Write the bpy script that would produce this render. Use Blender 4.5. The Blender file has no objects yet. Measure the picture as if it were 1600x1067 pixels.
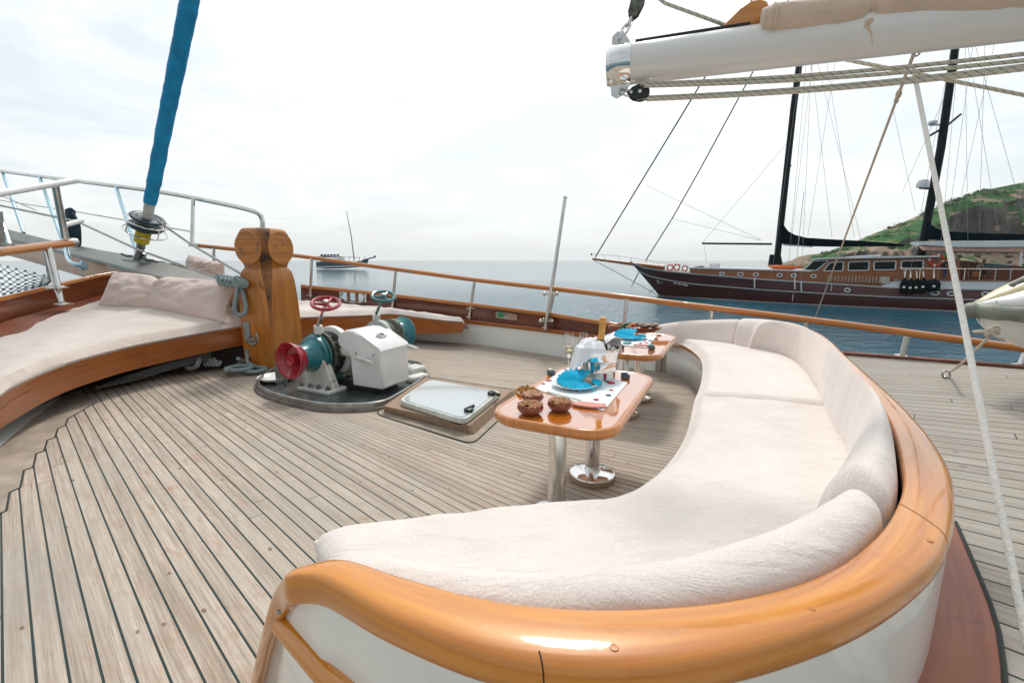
import bpy, bmesh, math, random
from mathutils import Vector, Matrix, noise
S = bpy.context.scene
C = bpy.context.scene.collection
random.seed(7)
PI = math.pi

# ------------------------------------------------------------ camera, sky, sun, exposure
H = 1.6                                   # eye height above the sunken foredeck
FPX, CX, CY = 711.0, 800.0, 533.5         # 16 mm lens on a 36 mm wide frame, in 1600 px units
PITCH = math.atan(126.5 / FPX)
cam = bpy.data.cameras.new('camera'); cam.lens = 16.0; cam.sensor_width = 36.0
cam.clip_start = 0.02; cam.clip_end = 30000
camo = bpy.data.objects.new('camera', cam); C.objects.link(camo)
camo.location = (0, 0, H); camo.rotation_euler = (PI / 2 - PITCH, 0, 0)
S.camera = camo
SUN_EL, SUN_AZ = math.radians(56), math.radians(8)      # azimuth measured from +Y towards +X
SKY_STRENGTH, SUN_STRENGTH = 0.1, 1.5
S.view_settings.view_transform = 'Standard'; S.view_settings.look = 'None'
S.view_settings.exposure = 0.46; S.view_settings.gamma = 1.0

def make_world():
    w = bpy.data.worlds.new('World'); S.world = w; w.use_nodes = True
    nt = w.node_tree; nt.nodes.clear(); N = nt.nodes.new; L = nt.links.new
    out = N('ShaderNodeOutputWorld'); bg = N('ShaderNodeBackground')
    bg.inputs['Strength'].default_value = SKY_STRENGTH
    sky = N('ShaderNodeTexSky'); sky.sky_type = 'NISHITA'; sky.sun_disc = False
    sky.sun_elevation = SUN_EL; sky.sun_rotation = SUN_AZ
    sky.air_density = 1.0; sky.dust_density = 2.5; sky.ozone_density = 1.0
    tc = N('ShaderNodeTexCoord'); sep = N('ShaderNodeSeparateXYZ'); L(tc.outputs['Generated'], sep.inputs[0])
    # cloud sheet: direction projected on a high plane
    zz = N('ShaderNodeMath'); zz.operation = 'ADD'; zz.inputs[1].default_value = 0.16; L(sep.outputs[2], zz.inputs[0])
    dv = N('ShaderNodeVectorMath'); dv.operation = 'DIVIDE'
    cb = N('ShaderNodeCombineXYZ')
    for i in range(3): L(zz.outputs[0], cb.inputs[i])
    L(tc.outputs['Generated'], dv.inputs[0]); L(cb.outputs[0], dv.inputs[1])
    n1 = N('ShaderNodeTexNoise'); n1.inputs['Scale'].default_value = 1.1; n1.inputs['Detail'].default_value = 9
    n1.inputs['Roughness'].default_value = 0.6; n1.inputs['Distortion'].default_value = 0.4
    L(dv.outputs[0], n1.inputs['Vector'])
    ramp = N('ShaderNodeValToRGB'); ramp.color_ramp.elements[0].position = 0.38; ramp.color_ramp.elements[1].position = 0.58
    ramp.color_ramp.elements[0].color = (0.62, 0.62, 0.62, 1); ramp.color_ramp.elements[1].color = (1, 1, 1, 1)
    L(n1.outputs['Fac'], ramp.inputs[0])
    # overcast brightness rises from the horizon to the zenith
    el = N('ShaderNodeMapRange'); el.inputs['From Min'].default_value = 0.0; el.inputs['From Max'].default_value = 0.9
    el.inputs['To Min'].default_value = 7.7; el.inputs['To Max'].default_value = 9.2
    L(sep.outputs[2], el.inputs['Value'])
    tint = N('ShaderNodeMix'); tint.data_type = 'RGBA'
    tint.inputs['A'].default_value = (0.90, 0.975, 0.99, 1); tint.inputs['B'].default_value = (1.0, 0.998, 0.985, 1)
    L(n1.outputs['Fac'], tint.inputs['Factor'])
    # thin overcast: brighter in the half of the sky that holds the sun, darker behind
    bk = N('ShaderNodeMapRange'); bk.interpolation_type = 'SMOOTHSTEP'
    bk.inputs['From Min'].default_value = -0.75; bk.inputs['From Max'].default_value = 0.45
    bk.inputs['To Min'].default_value = 0.58; bk.inputs['To Max'].default_value = 1.0; L(sep.outputs[1], bk.inputs['Value'])
    bm = N('ShaderNodeMath'); bm.operation = 'MULTIPLY'; L(el.outputs[0], bm.inputs[0]); L(bk.outputs[0], bm.inputs[1])
    cl = N('ShaderNodeVectorMath'); cl.operation = 'SCALE'
    L(tint.outputs['Result'], cl.inputs[0]); L(bm.outputs[0], cl.inputs['Scale'])
    hz = N('ShaderNodeMapRange'); hz.inputs['From Min'].default_value = 0.02; hz.inputs['From Max'].default_value = 0.16
    hz.inputs['To Min'].default_value = 1.0; hz.inputs['To Max'].default_value = 0.0; L(sep.outputs[2], hz.inputs['Value'])
    mf = N('ShaderNodeMath'); mf.operation = 'MAXIMUM'; L(ramp.outputs[0], mf.inputs[0]); L(hz.outputs[0], mf.inputs[1])
    mx = N('ShaderNodeMix'); mx.data_type = 'RGBA'
    L(mf.outputs[0], mx.inputs['Factor']); L(sky.outputs[0], mx.inputs['A']); L(cl.outputs[0], mx.inputs['B'])
    L(mx.outputs['Result'], bg.inputs['Color']); L(bg.outputs[0], out.inputs[0])
make_world()
sun = bpy.data.lights.new('sun', 'SUN'); sun.energy = SUN_STRENGTH; sun.angle = math.radians(10); sun.color = (1, 0.95, 0.87)
suno = bpy.data.objects.new('sun', sun); C.objects.link(suno)
sd = Vector((math.sin(SUN_AZ) * math.cos(SUN_EL), math.cos(SUN_AZ) * math.cos(SUN_EL), math.sin(SUN_EL)))
suno.rotation_euler = sd.to_track_quat('Z', 'Y').to_euler(); suno.location = (0, 0, 30)

# ------------------------------------------------------------ plan helpers (measuring on the survey photograph)
_cp, _sp = math.cos(PITCH), math.sin(PITCH)
def ray(x, y):
    u = (x - CX) / FPX; v = -(y - CY) / FPX
    return Vector((u, _cp + v * _sp, -_sp + v * _cp))
def at(x, y, z):                          # point at height z
    d = ray(x, y); return Vector((0, 0, H)) + d * ((z - H) / d.z)
def aty(x, y, Y):                         # point at forward distance Y
    d = ray(x, y); return Vector((0, 0, H)) + d * (Y / d.y)
def atp(x, y, P, n):                      # point on the plane through P with normal n
    d = ray(x, y); o = Vector((0, 0, H)); n = Vector(n)
    return o + d * ((Vector(P) - o).dot(n) / d.dot(n))
def V(*a): return Vector(a)
def cr(pts, n=8, closed=False):           # Catmull-Rom through points
    P = [Vector(p) for p in pts]; out = []
    m = len(P)
    for i in range(m if closed else m - 1):
        if closed: a, b, c, d = P[(i - 1) % m], P[i], P[(i + 1) % m], P[(i + 2) % m]
        else: a, b, c, d = P[max(i - 1, 0)], P[i], P[i + 1], P[min(i + 2, m - 1)]
        for k in range(n):
            t = k / n
            out.append(0.5 * ((2 * b) + (c - a) * t + (2 * a - 5 * b + 4 * c - d) * t * t + (3 * b - a - 3 * c + d) * t ** 3))
    if not closed: out.append(P[-1].copy())
    return out
def resample(pts, n):
    L = [0.0]
    for a, b in zip(pts, pts[1:]): L.append(L[-1] + (b - a).length)
    out = []; j = 0
    for i in range(n):
        s = L[-1] * i / (n - 1)
        while j < len(L) - 2 and L[j + 1] < s: j += 1
        d = L[j + 1] - L[j]; t = 0 if d < 1e-9 else (s - L[j]) / d
        out.append(pts[j].lerp(pts[j + 1], min(max(t, 0), 1)))
    return out
def lerp(a, b, t): return a + (b - a) * t

# ------------------------------------------------------------ mesh building
class MB:
    def __init__(s): s.v = []; s.f = []; s.uv = []; s.mi = []
    def add(s, verts, faces, uvs=None, mi=0):
        o = len(s.v); s.v += [Vector(p) for p in verts]
        for k, f in enumerate(faces):
            s.f.append([i + o for i in f]); s.mi.append(mi)
            if uvs is None:
                s.uv.append(None)
            else: s.uv.append([uvs[i] for i in f])
        return s
    def box(s, c, size, rot=None, mi=0):
        c = Vector(c); hx, hy, hz = size[0] / 2, size[1] / 2, size[2] / 2
        pts = [Vector((x, y, z)) for x in (-hx, hx) for y in (-hy, hy) for z in (-hz, hz)]
        if rot is not None: pts = [rot @ p for p in pts]
        return s.add([p + c for p in pts], [(0, 1, 3, 2), (4, 6, 7, 5), (0, 4, 5, 1), (2, 3, 7, 6), (0, 2, 6, 4), (1, 5, 7, 3)], None, mi)
    def loft(s, rings, closed=True, caps=True, cyc=False, mi=0):
        m = len(rings[0]); n = len(rings); vs = [p for r in rings for p in r]; o = len(s.v)
        s.v += [Vector(p) for p in vs]
        La = [0.0]
        for i in range(1, n): La.append(La[-1] + (Vector(rings[i][0]) - Vector(rings[i - 1][0])).length)
        Lc = [0.0]
        for j in range(1, m + 1): Lc.append(Lc[-1] + (Vector(rings[n // 2][j % m]) - Vector(rings[n // 2][j - 1])).length)
        for i in range(n if cyc else n - 1):
            i2 = (i + 1) % n
            for j in range(m if closed else m - 1):
                j2 = (j + 1) % m
                s.f.append([o + i * m + j, o + i * m + j2, o + i2 * m + j2, o + i2 * m + j]); s.mi.append(mi)
                u1 = La[i]; u2 = La[i + 1] if i + 1 < n else La[i] + 0.05
                s.uv.append([(u1, Lc[j]), (u1, Lc[j + 1]), (u2, Lc[j + 1]), (u2, Lc[j])])
        if caps and closed and not cyc:
            s.f.append([o + j for j in range(m)][::-1]); s.uv.append(None); s.mi.append(mi)
            s.f.append([o + (n - 1) * m + j for j in range(m)]); s.uv.append(None); s.mi.append(mi)
        return s
    def tube(s, path, r, n=8, caps=True, cyc=False, mi=0):
        P = [Vector(p) for p in path]; rings = []; prev = None; m = len(P)
        for i, p in enumerate(P):
            if cyc: t = P[(i + 1) % m] - P[(i - 1) % m]
            else: t = P[min(i + 1, m - 1)] - P[max(i - 1, 0)]
            if t.length < 1e-9: t = Vector((0, 0, 1))
            t.normalize()
            if prev is None:
                a = Vector((0, 0, 1)) if abs(t.z) < 0.9 else Vector((1, 0, 0))
                nrm = (a - t * a.dot(t)).normalized()
            else:
                nrm = prev - t * prev.dot(t)
                nrm = nrm.normalized() if nrm.length > 1e-6 else t.orthogonal().normalized()
            prev = nrm; b = t.cross(nrm)
            rr = r[i] if isinstance(r, (list, tuple)) else r
            rings.append([p + (nrm * math.cos(2 * PI * k / n) + b * math.sin(2 * PI * k / n)) * rr for k in range(n)])
        return s.loft(rings, True, caps, cyc, mi)
    def lathe(s, prof, o=(0, 0, 0), axis=(0, 0, 1), n=24, mi=0, caps=True):
        o = Vector(o); ax = Vector(axis).normalized(); a = ax.orthogonal().normalized(); b = ax.cross(a)
        rings = [[o + ax * z + (a * math.cos(2 * PI * k / n) + b * math.sin(2 * PI * k / n)) * max(r, 1e-4) for k in range(n)] for r, z in prof]
        return s.loft(rings, True, caps, False, mi)
    def prism(s, poly, dz, mi=0):            # poly: 3-D points (top), extruded by vector dz
        dz = Vector(dz); n = len(poly); P = [Vector(p) for p in poly]
        vs = P + [p + dz for p in P]
        fs = [list(range(n)), list(range(2 * n - 1, n - 1, -1))] + [[i, n + i, n + (i + 1) % n, (i + 1) % n] for i in range(n)]
        return s.add(vs, fs, None, mi)
    def grid(s, rows, mi=0):
        return s.loft(rings=rows, closed=False, caps=False, mi=mi)
    def ball(s, c, r, n=10, m=7, mi=0):
        c = Vector(c); r = Vector((r, r, r)) if not hasattr(r, '__len__') else Vector(r)
        rings = []
        for i in range(m + 1):
            th = PI * i / m; sr = max(math.sin(th), 1e-3)
            rings.append([c + Vector((r.x * sr * math.cos(2 * PI * k / n), r.y * sr * math.sin(2 * PI * k / n), -r.z * math.cos(th))) for k in range(n)])
        return s.loft(rings, True, True, False, mi)
    def build(s, name, mats, parent=None, smooth=35, bevel=None, sub=0, solid=None):
        me = bpy.data.meshes.new(name)
        base = Vector((0, 0, 0)); p = parent
        while p is not None: base += p.location; p = p.parent
        if parent is None:
            xs = [q.x for q in s.v]; ys = [q.y for q in s.v]; zs = [q.z for q in s.v]
            base = Vector(((min(xs) + max(xs)) / 2, (min(ys) + max(ys)) / 2, min(zs)))
        me.from_pydata([tuple(q - base) for q in s.v], [], s.f)
        uvl = me.uv_layers.new(name='UVMap')
        for poly, u in zip(me.polygons, s.uv):
            for k, li in enumerate(poly.loop_indices):
                if u: uvl.data[li].uv = u[k]
                else:
                    co = me.vertices[me.loops[li].vertex_index].co; nn = poly.normal
                    ax = max(range(3), key=lambda a: abs(nn[a]))
                    uvl.data[li].uv = [(co.y, co.z), (co.x, co.z), (co.x, co.y)][ax]
        if not isinstance(mats, (list, tuple)): mats = [mats]
        for m in mats: me.materials.append(m)
        for poly, k in zip(me.polygons, s.mi): poly.material_index = k
        bm = bmesh.new(); bm.from_mesh(me); bmesh.ops.recalc_face_normals(bm, faces=bm.faces[:]); bm.to_mesh(me); bm.free()
        if smooth is not None:
            me.shade_smooth(); me.set_sharp_from_angle(angle=math.radians(smooth))
        o = bpy.data.objects.new(name, me); C.objects.link(o)
        if parent is None: o.location = base
        else: o.parent = parent
        if solid:
            md = o.modifiers.new('thick', 'SOLIDIFY'); md.thickness = solid; md.offset = 0
        if bevel:
            md = o.modifiers.new('bevel', 'BEVEL'); md.width = bevel; md.segments = 2; md.limit_method = 'ANGLE'; md.angle_limit = math.radians(40)
            md.harden_normals = False
        if sub:
            md = o.modifiers.new('sub', 'SUBSURF'); md.levels = sub; md.render_levels = sub
        return o
def tag(o, label=None, cat=None, group=None, kind=None):
    if label: o['label'] = label
    if cat: o['category'] = cat
    if group: o['group'] = group
    if kind: o['kind'] = kind
    return o
def thing(name, loc, label, cat, group=None, rz=0):
    o = bpy.data.objects.new(name, None); C.objects.link(o); o.empty_display_size = 0.1
    o.location = loc; o.rotation_euler = (0, 0, rz)
    return tag(o, label, cat, group)
def dup(root, loc=None, rz=None, label=None, cat=None, group=None):
    c = root.copy(); C.objects.link(c)
    if loc is not None: c.location = loc
    if rz is not None: c.rotation_euler = (0, 0, rz)
    tag(c, label, cat, group)
    for ch in list(root.children):
        k = ch.copy(); C.objects.link(k); k.parent = c
        for g in list(ch.children):
            q = g.copy(); C.objects.link(q); q.parent = k
    return c
def rotz(a): return Matrix.Rotation(a, 3, 'Z')
def frame(x, y, z):                       # matrix from three axes
    return Matrix((x, y, z)).transposed()

# ------------------------------------------------------------ materials
def newmat(name):
    m = bpy.data.materials.new(name); m.use_nodes = True
    nt = m.node_tree; b = nt.nodes['Principled BSDF']
    return m, nt, nt.nodes.new, nt.links.new, b
def mixc(nt, fac, a, b):
    n = nt.nodes.new('ShaderNodeMix'); n.data_type = 'RGBA'
    for k, v in (('A', a), ('B', b)):
        if isinstance(v, tuple): n.inputs[k].default_value = (*v, 1)
        else: nt.links.new(v, n.inputs[k])
    if isinstance(fac, (int, float)): n.inputs['Factor'].default_value = fac
    else: nt.links.new(fac, n.inputs['Factor'])
    return n.outputs['Result']
def nz(nt, scale, detail=4, vec=None, rough=0.55, dist=0):
    n = nt.nodes.new('ShaderNodeTexNoise'); n.inputs['Scale'].default_value = scale; n.inputs['Detail'].default_value = detail
    n.inputs['Roughness'].default_value = rough; n.inputs['Distortion'].default_value = dist
    if vec is not None: nt.links.new(vec, n.inputs['Vector'])
    return n.outputs['Fac']
def ramp(nt, val, stops):
    r = nt.nodes.new('ShaderNodeValToRGB'); e = r.color_ramp.elements
    while len(e) < len(stops): e.new(0.5)
    for k, (p, c) in enumerate(stops):
        e[k].position = p; e[k].color = (c, c, c, 1) if not isinstance(c, tuple) else (*c, 1)
    nt.links.new(val, r.inputs[0]); return r.outputs[0]
def bump(nt, b, h, strength, dist=0.01):
    n = nt.nodes.new('ShaderNodeBump'); n.inputs['Strength'].default_value = strength; n.inputs['Distance'].default_value = dist
    nt.links.new(h, n.inputs['Height']); nt.links.new(n.outputs[0], b.inputs['Normal']); return n
def M(name, col, rough=0.5, metal=0.0, coat=0.0, var=0.12, vs=6.0, bs=None, bst=0.2, spec=None, trans=0, dirt=None, bd=0.01):
    m, nt, N, L, b = newmat(name)
    tc = N('ShaderNodeTexCoord')
    f = nz(nt, vs, 6, tc.outputs['Object'])
    dk = tuple(c * (1 - 2.2 * var) for c in col); lt = tuple(min(c * (1 + 1.3 * var), 1) for c in col)
    c = mixc(nt, ramp(nt, f, [(0.3, 0.0), (0.7, 1.0)]), dk, lt)
    if dirt:
        g = nz(nt, dirt[1], 8, tc.outputs['Object'], 0.7)
        c = mixc(nt, ramp(nt, g, [(dirt[2], 0.0), (dirt[2] + 0.12, 1.0)]), c, dirt[0])
    L(c, b.inputs['Base Color'])
    rr = N('ShaderNodeMapRange'); rr.inputs['To Min'].default_value = max(rough - 0.08, 0.02); rr.inputs['To Max'].default_value = min(rough + 0.1, 1)
    L(nz(nt, vs * 2.3, 5, tc.outputs['Object']), rr.inputs['Value']); L(rr.outputs[0], b.inputs['Roughness'])
    b.inputs['Metallic'].default_value = metal
    b.inputs['Coat Weight'].default_value = coat; b.inputs['Coat Roughness'].default_value = 0.06
    if spec is not None: b.inputs['IOR'].default_value = spec
    if trans: b.inputs['Transmission Weight'].default_value = trans
    if bs: bump(nt, b, nz(nt, bs, 6, tc.outputs['Object']), bst, bd)
    return m
def wood(name, c1, c2, rough=0.35, coat=1.0, ior=1.5, gl=1.6, ga=26, stain=None, cr_=0.05, bmp=0.06):
    m, nt, N, L, b = newmat(name)
    uv = N('ShaderNodeUVMap'); mp = N('ShaderNodeMapping'); mp.inputs['Scale'].default_value = (gl, ga, 1)
    L(uv.outputs[0], mp.inputs[0])
    g = nz(nt, 1.0, 7, mp.outputs[0], 0.6, 0.6)
    tc = N('ShaderNodeTexCoord'); big = nz(nt, 2.2, 4, tc.outputs['Object'])
    c = mixc(nt, ramp(nt, g, [(0.3, 0.0), (0.68, 1.0)]), c2, c1)
    c = mixc(nt, ramp(nt, big, [(0.35, 0.0), (0.75, 0.55)]), c, tuple(x * 0.72 for x in c1))
    if stain:
        st = nz(nt, 5.5, 7, tc.outputs['Object'], 0.65)
        c = mixc(nt, ramp(nt, st, [(0.60, 0.0), (0.70, 0.85)]), c, stain)
    L(c, b.inputs['Base Color'])
    b.inputs['Roughness'].default_value = rough
    b.inputs['Coat Weight'].default_value = coat; b.inputs['Coat IOR'].default_value = ior
    rr = N('ShaderNodeMapRange'); rr.inputs['To Min'].default_value = max(cr_ - 0.03, 0.0); rr.inputs['To Max'].default_value = cr_ + 0.08
    L(nz(nt, 9, 6, tc.outputs['Object']), rr.inputs['Value']); L(rr.outputs[0], b.inputs['Coat Roughness'])
    mix = N('ShaderNodeMath'); mix.operation = 'MULTIPLY_ADD'; mix.inputs[1].default_value = 0.35
    L(g, mix.inputs[0]); L(nz(nt, 7, 3, tc.outputs['Object']), mix.inputs[2])
    bn = bump(nt, b, mix.outputs[0], bmp, 0.01)
    L(bn.outputs[0], b.inputs['Coat Normal'])
    return m
def fabric(name, col, wr=0.5, fuzz=0.0):
    m, nt, N, L, b = newmat(name)
    tc = N('ShaderNodeTexCoord'); o = tc.outputs['Object']
    f = nz(nt, 3.0, 5, o); fine = nz(nt, 160 if fuzz else 420, 2, o)
    c = mixc(nt, ramp(nt, f, [(0.3, 0.0), (0.7, 1.0)]), tuple(x * 0.90 for x in col), tuple(min(x * 1.05, 1) for x in col))
    c = mixc(nt, ramp(nt, fine, [(0.35, 0.5 if fuzz else 0.25), (0.65, 0.0)]), c, tuple(x * 0.72 for x in col))
    L(c, b.inputs['Base Color']); b.inputs['Roughness'].default_value = 0.95
    b.inputs['Sheen Weight'].default_value = 0.35; b.inputs['Sheen Roughness'].default_value = 0.5
    b.inputs['Specular IOR Level'].default_value = 0.2
    mp = N('ShaderNodeMapping'); mp.inputs['Rotation'].default_value = (0, 0, 0.7); mp.inputs['Scale'].default_value = (1, 3.2, 1)
    L(o, mp.inputs[0])
    w = nz(nt, 2.6, 6, mp.outputs[0], 0.55, 1.2)
    a = N('ShaderNodeMath'); a.operation = 'MULTIPLY_ADD'; a.inputs[1].default_value = 0.10 if fuzz else 0.02
    L(fine, a.inputs[0]); L(w, a.inputs[2])
    bump(nt, b, a.outputs[0], wr, 0.05)
    return m

def deck_mat(name, w, tone=(0.49, 0.415, 0.345), tone2=(0.28, 0.225, 0.175), caulk=(0.008, 0.026, 0.024), red=0.5):
    m, nt, N, L, b = newmat(name)
    g = N('ShaderNodeNewGeometry'); P = g.outputs['Position']
    def dot(v):
        n = N('ShaderNodeVectorMath'); n.operation = 'DOT_PRODUCT'; n.inputs[1].default_value = v; L(P, n.inputs[0]); return n.outputs['Value']
    def mt(op, a, b_=None, c=None):
        n = N('ShaderNodeMath'); n.operation = op
        for k, q in enumerate((a, b_, c)):
            if q is None: continue
            if isinstance(q, (int, float)): n.inputs[k].default_value = q
            else: L(q, n.inputs[k])
        return n.outputs[0]
    f = dot((-0.743, 0.669, 0)); s = mt('SUBTRACT', dot((0.669, 0.743, 0)), 1.8)
    q = mt('ADD', mt('MINIMUM', s, 0.0), mt('MULTIPLY', mt('MAXIMUM', s, 0.0), mt('POWER', 2.71828, mt('MULTIPLY', f, 0.16))))
    qq = mt('DIVIDE', q, w); idx = mt('FLOOR', qq); fr = mt('FRACT', qq)
    edge = mt('ABSOLUTE', mt('SUBTRACT', fr, 0.5))
    wn = N('ShaderNodeTexWhiteNoise'); wn.noise_dimensions = '1D'; L(idx, wn.inputs['W']); r1 = wn.outputs['Value']
    fb = mt('DIVIDE', mt('ADD', f, mt('MULTIPLY', r1, 23.0)), 9.0)
    bidx = mt('FLOOR', fb); bfr = mt('ABSOLUTE', mt('SUBTRACT', mt('FRACT', fb), 0.5))
    wn2 = N('ShaderNodeTexWhiteNoise'); wn2.noise_dimensions = '2D'
    cb2 = N('ShaderNodeCombineXYZ'); L(idx, cb2.inputs[0]); L(bidx, cb2.inputs[1]); L(cb2.outputs[0], wn2.inputs['Vector'])
    r2 = wn2.outputs['Value']
    c1 = N('ShaderNodeCombineXYZ'); L(mt('MULTIPLY', f, 1.6), c1.inputs[0]); L(mt('MULTIPLY', q, 55.0), c1.inputs[1]); L(mt('MULTIPLY', r2, 30), c1.inputs[2])
    grain = nz(nt, 1.0, 6, c1.outputs[0], 0.6, 0.4)
    c3 = N('ShaderNodeCombineXYZ'); L(mt('MULTIPLY', f, 5.0), c3.inputs[0]); L(mt('MULTIPLY', q, 13.0), c3.inputs[1]); L(mt('MULTIPLY', r2, 30), c3.inputs[2])
    blot = nz(nt, 1.0, 5, c3.outputs[0], 0.6, 0.8)
    c = mixc(nt, r2, tone, tone2)
    c = mixc(nt, ramp(nt, grain, [(0.36, 0.0), (0.62, 0.75)]), c, tuple(x * 1.22 for x in tone))
    c5 = N('ShaderNodeCombineXYZ'); L(mt('MULTIPLY', f, 3.0), c5.inputs[0]); L(mt('MULTIPLY', q, 210.0), c5.inputs[1]); L(mt('MULTIPLY', r2, 17), c5.inputs[2])
    fg = nz(nt, 1.0, 4, c5.outputs[0], 0.7, 0.2)
    c = mixc(nt, ramp(nt, fg, [(0.48, 0.0), (0.66, 0.6)]), c, (0.17, 0.125, 0.095))
    c = mixc(nt, ramp(nt, blot, [(0.50, 0.0), (0.72, red)]), c, (0.34, 0.19, 0.12))
    big = nz(nt, 0.9, 4, P)
    c = mixc(nt, ramp(nt, big, [(0.42, 0.0), (0.66, 0.6)]), c, (0.37, 0.345, 0.30))
    wet = nz(nt, 0.55, 6, P, 0.6, 1.0)
    c = mixc(nt, ramp(nt, wet, [(0.50, 0.0), (0.70, 0.30)]), c, (0.27, 0.22, 0.18))
    vo = N('ShaderNodeTexVoronoi'); vo.feature = 'F1'; vo.inputs['Scale'].default_value = 1.0; vo.inputs['Randomness'].default_value = 1.0
    c4 = N('ShaderNodeCombineXYZ'); L(mt('MULTIPLY', f, 5.0), c4.inputs[0]); L(mt('MULTIPLY', q, 10.0), c4.inputs[1]); L(c4.outputs[0], vo.inputs['Vector'])
    sepc = N('ShaderNodeSeparateColor'); L(vo.outputs['Color'], sepc.inputs[0])
    knot = mt('MULTIPLY', mt('LESS_THAN', mt('ADD', vo.outputs['Distance'], mt('MULTIPLY', blot, 0.12)), 0.15), mt('GREATER_THAN', sepc.outputs[0], 0.5))
    c = mixc(nt, mt('MULTIPLY', knot, 0.7), c, (0.11, 0.045, 0.03))
    cm = mt('GREATER_THAN', edge, 0.5 - 0.0046 / w)
    bm_ = mt('GREATER_THAN', bfr, 0.5 - 0.003 / 9.0)
    cm = mt('MAXIMUM', cm, bm_)
    c = mixc(nt, cm, c, caulk)
    L(c, b.inputs['Base Color'])
    L(mt('SUBTRACT', 0.72, mt('MULTIPLY', cm, 0.25)), b.inputs['Roughness'])
    b.inputs['Specular IOR Level'].default_value = 0.35
    h = mt('SUBTRACT', mt('MULTIPLY', grain, 0.25), mt('MULTIPLY', cm, 0.8))
    bump(nt, b, h, 0.5, 0.006)
    return m

VARN = wood('varnished wood', (0.76, 0.285, 0.006), (0.44, 0.12, 0.002), ior=1.6, bmp=0.14, ga=24, gl=1.3, stain=(0.52, 0.135, 0.002), cr_=0.04)
VARN2 = wood('varnished rail wood', (0.60, 0.215, 0.025), (0.40, 0.115, 0.010), ior=1.5)
TABLEW = wood('varnished table wood', (0.62, 0.20, 0.02), (0.52, 0.15, 0.012), ior=3.0, cr_=0.03, bmp=0.01)
MAHOG = wood('dark mahogany', (0.20, 0.055, 0.024), (0.11, 0.028, 0.014), ior=1.5)
MAHOG2 = wood('red mahogany', (0.27, 0.07, 0.022), (0.15, 0.034, 0.012), ior=1.45)
BENCHW = wood('bench front wood', (0.44, 0.135, 0.02), (0.25, 0.06, 0.009), ior=1.4, coat=.7)
POSTW = wood('bitt oak', (0.58, 0.215, 0.025), (0.29, 0.085, 0.009), ior=1.4, rough=0.4, coat=0.4, gl=1.2, ga=18, stain=(0.10, 0.035, 0.012))
PLATEW = wood('red covering board', (0.36, 0.105, 0.035), (0.22, 0.04, 0.018), ior=1.35, coat=0.25, cr_=0.2, stain=(0.13, 0.03, 0.025))
GREYW = wood('weathered grey wood', (0.62, 0.61, 0.57), (0.50, 0.49, 0.455), rough=0.75, coat=0, bmp=0.2)
COAMW = wood('weathered brown wood', (0.36, 0.25, 0.17), (0.25, 0.17, 0.12), rough=0.7, coat=0, bmp=0.3)
BLACKW = M('blackened chamfer wood', (0.26, 0.095, 0.02), 0.5, var=0.2, vs=4, dirt=((0.035, 0.015, 0.009), 3.0, 0.50))
WHITE = M('white gelcoat', (0.82, 0.84, 0.80), 0.22, coat=0.5, var=0.03, vs=2, bs=1.5, bst=0.02)
PAINT = M('white windlass paint', (0.76, 0.77, 0.76), 0.32, coat=0.35, var=0.05, vs=3, dirt=((0.55, 0.47, 0.38), 5, 0.66), bs=22, bst=0.05)
PAINTR = M('rusty white paint', (0.68, 0.69, 0.64), 0.45, var=0.06, vs=5, dirt=((0.28, 0.09, 0.02), 9, 0.56), bs=40, bst=0.1)
STEEL = M('polished stainless steel', (0.66, 0.65, 0.62), 0.12, 1.0, var=0.06)
CHROME = M('mirror chrome', (0.80, 0.80, 0.79), 0.05, 1.0, var=0.02)
STEELD = M('dull steel', (0.34, 0.35, 0.34), 0.35, 1.0, var=0.15, vs=9, dirt=((0.10, 0.06, 0.04), 14, 0.6))
CHAINM = M('dirty chain steel', (0.13, 0.14, 0.12), 0.6, 0.6, var=0.3, vs=20, dirt=((0.12, 0.07, 0.03), 25, 0.55), bs=60, bst=0.4)
DARK = M('black plastic', (0.012, 0.013, 0.014), 0.35, var=0.1)
RUBBER = M('dark rubber', (0.010, 0.014, 0.015), 0.8, var=0.15, spec=1.2)
RED = M('red enamel', (0.36, 0.006, 0.022), 0.25, coat=0.6, var=0.12, vs=14)
TEAL = M('teal enamel', (0.008, 0.17, 0.20), 0.3, coat=0.5, var=0.15, vs=8, dirt=((0.06, 0.09, 0.08), 12, 0.62))
TEALD = M('dull teal paint', (0.03, 0.14, 0.145), 0.4, var=0.2, vs=10, dirt=((0.14, 0.13, 0.10), 12, 0.58))
CUSH = fabric('cream cushion cloth', (0.79, 0.71, 0.665), 0.22)
CUSHB = fabric('cream back cushion cloth', (0.80, 0.71, 0.655), 0.10)
TOWEL = fabric('cream terry cloth', (0.80, 0.725, 0.68), 0.34, fuzz=1)
PINKF = fabric('dusty pink cushion cloth', (0.68, 0.545, 0.49), 0.5)
MATT = fabric('beige mattress cloth', (0.66, 0.575, 0.52), 0.4)
SAILC = fabric('beige sail cover canvas', (0.72, 0.56, 0.44), 0.5)
NAPK = M('turquoise napkin', (0.005, 0.46, 0.70), 0.85, var=0.06, vs=20)
PORC = M('white porcelain', (0.82, 0.84, 0.84), 0.12, coat=0.5, var=0.01)
LINEN = M('white linen', (0.80, 0.81, 0.84), 0.9, var=0.03, vs=14, bs=9, bst=0.2)
MATW = M('white placemat', (0.74, 0.80, 0.81), 0.5, var=0.02)
BOWLW = wood('bowl wood', (0.26, 0.06, 0.022), (0.15, 0.03, 0.012), ior=1.4, gl=8, ga=40, coat=.35)
ROPEW = M('white rope', (0.84, 0.81, 0.75), 0.9, var=0.05, vs=60, bs=90, bst=0.6)
ROPET = M('tan rope', (0.60, 0.51, 0.41), 0.9, var=0.15, vs=60, bs=90, bst=0.6)
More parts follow.
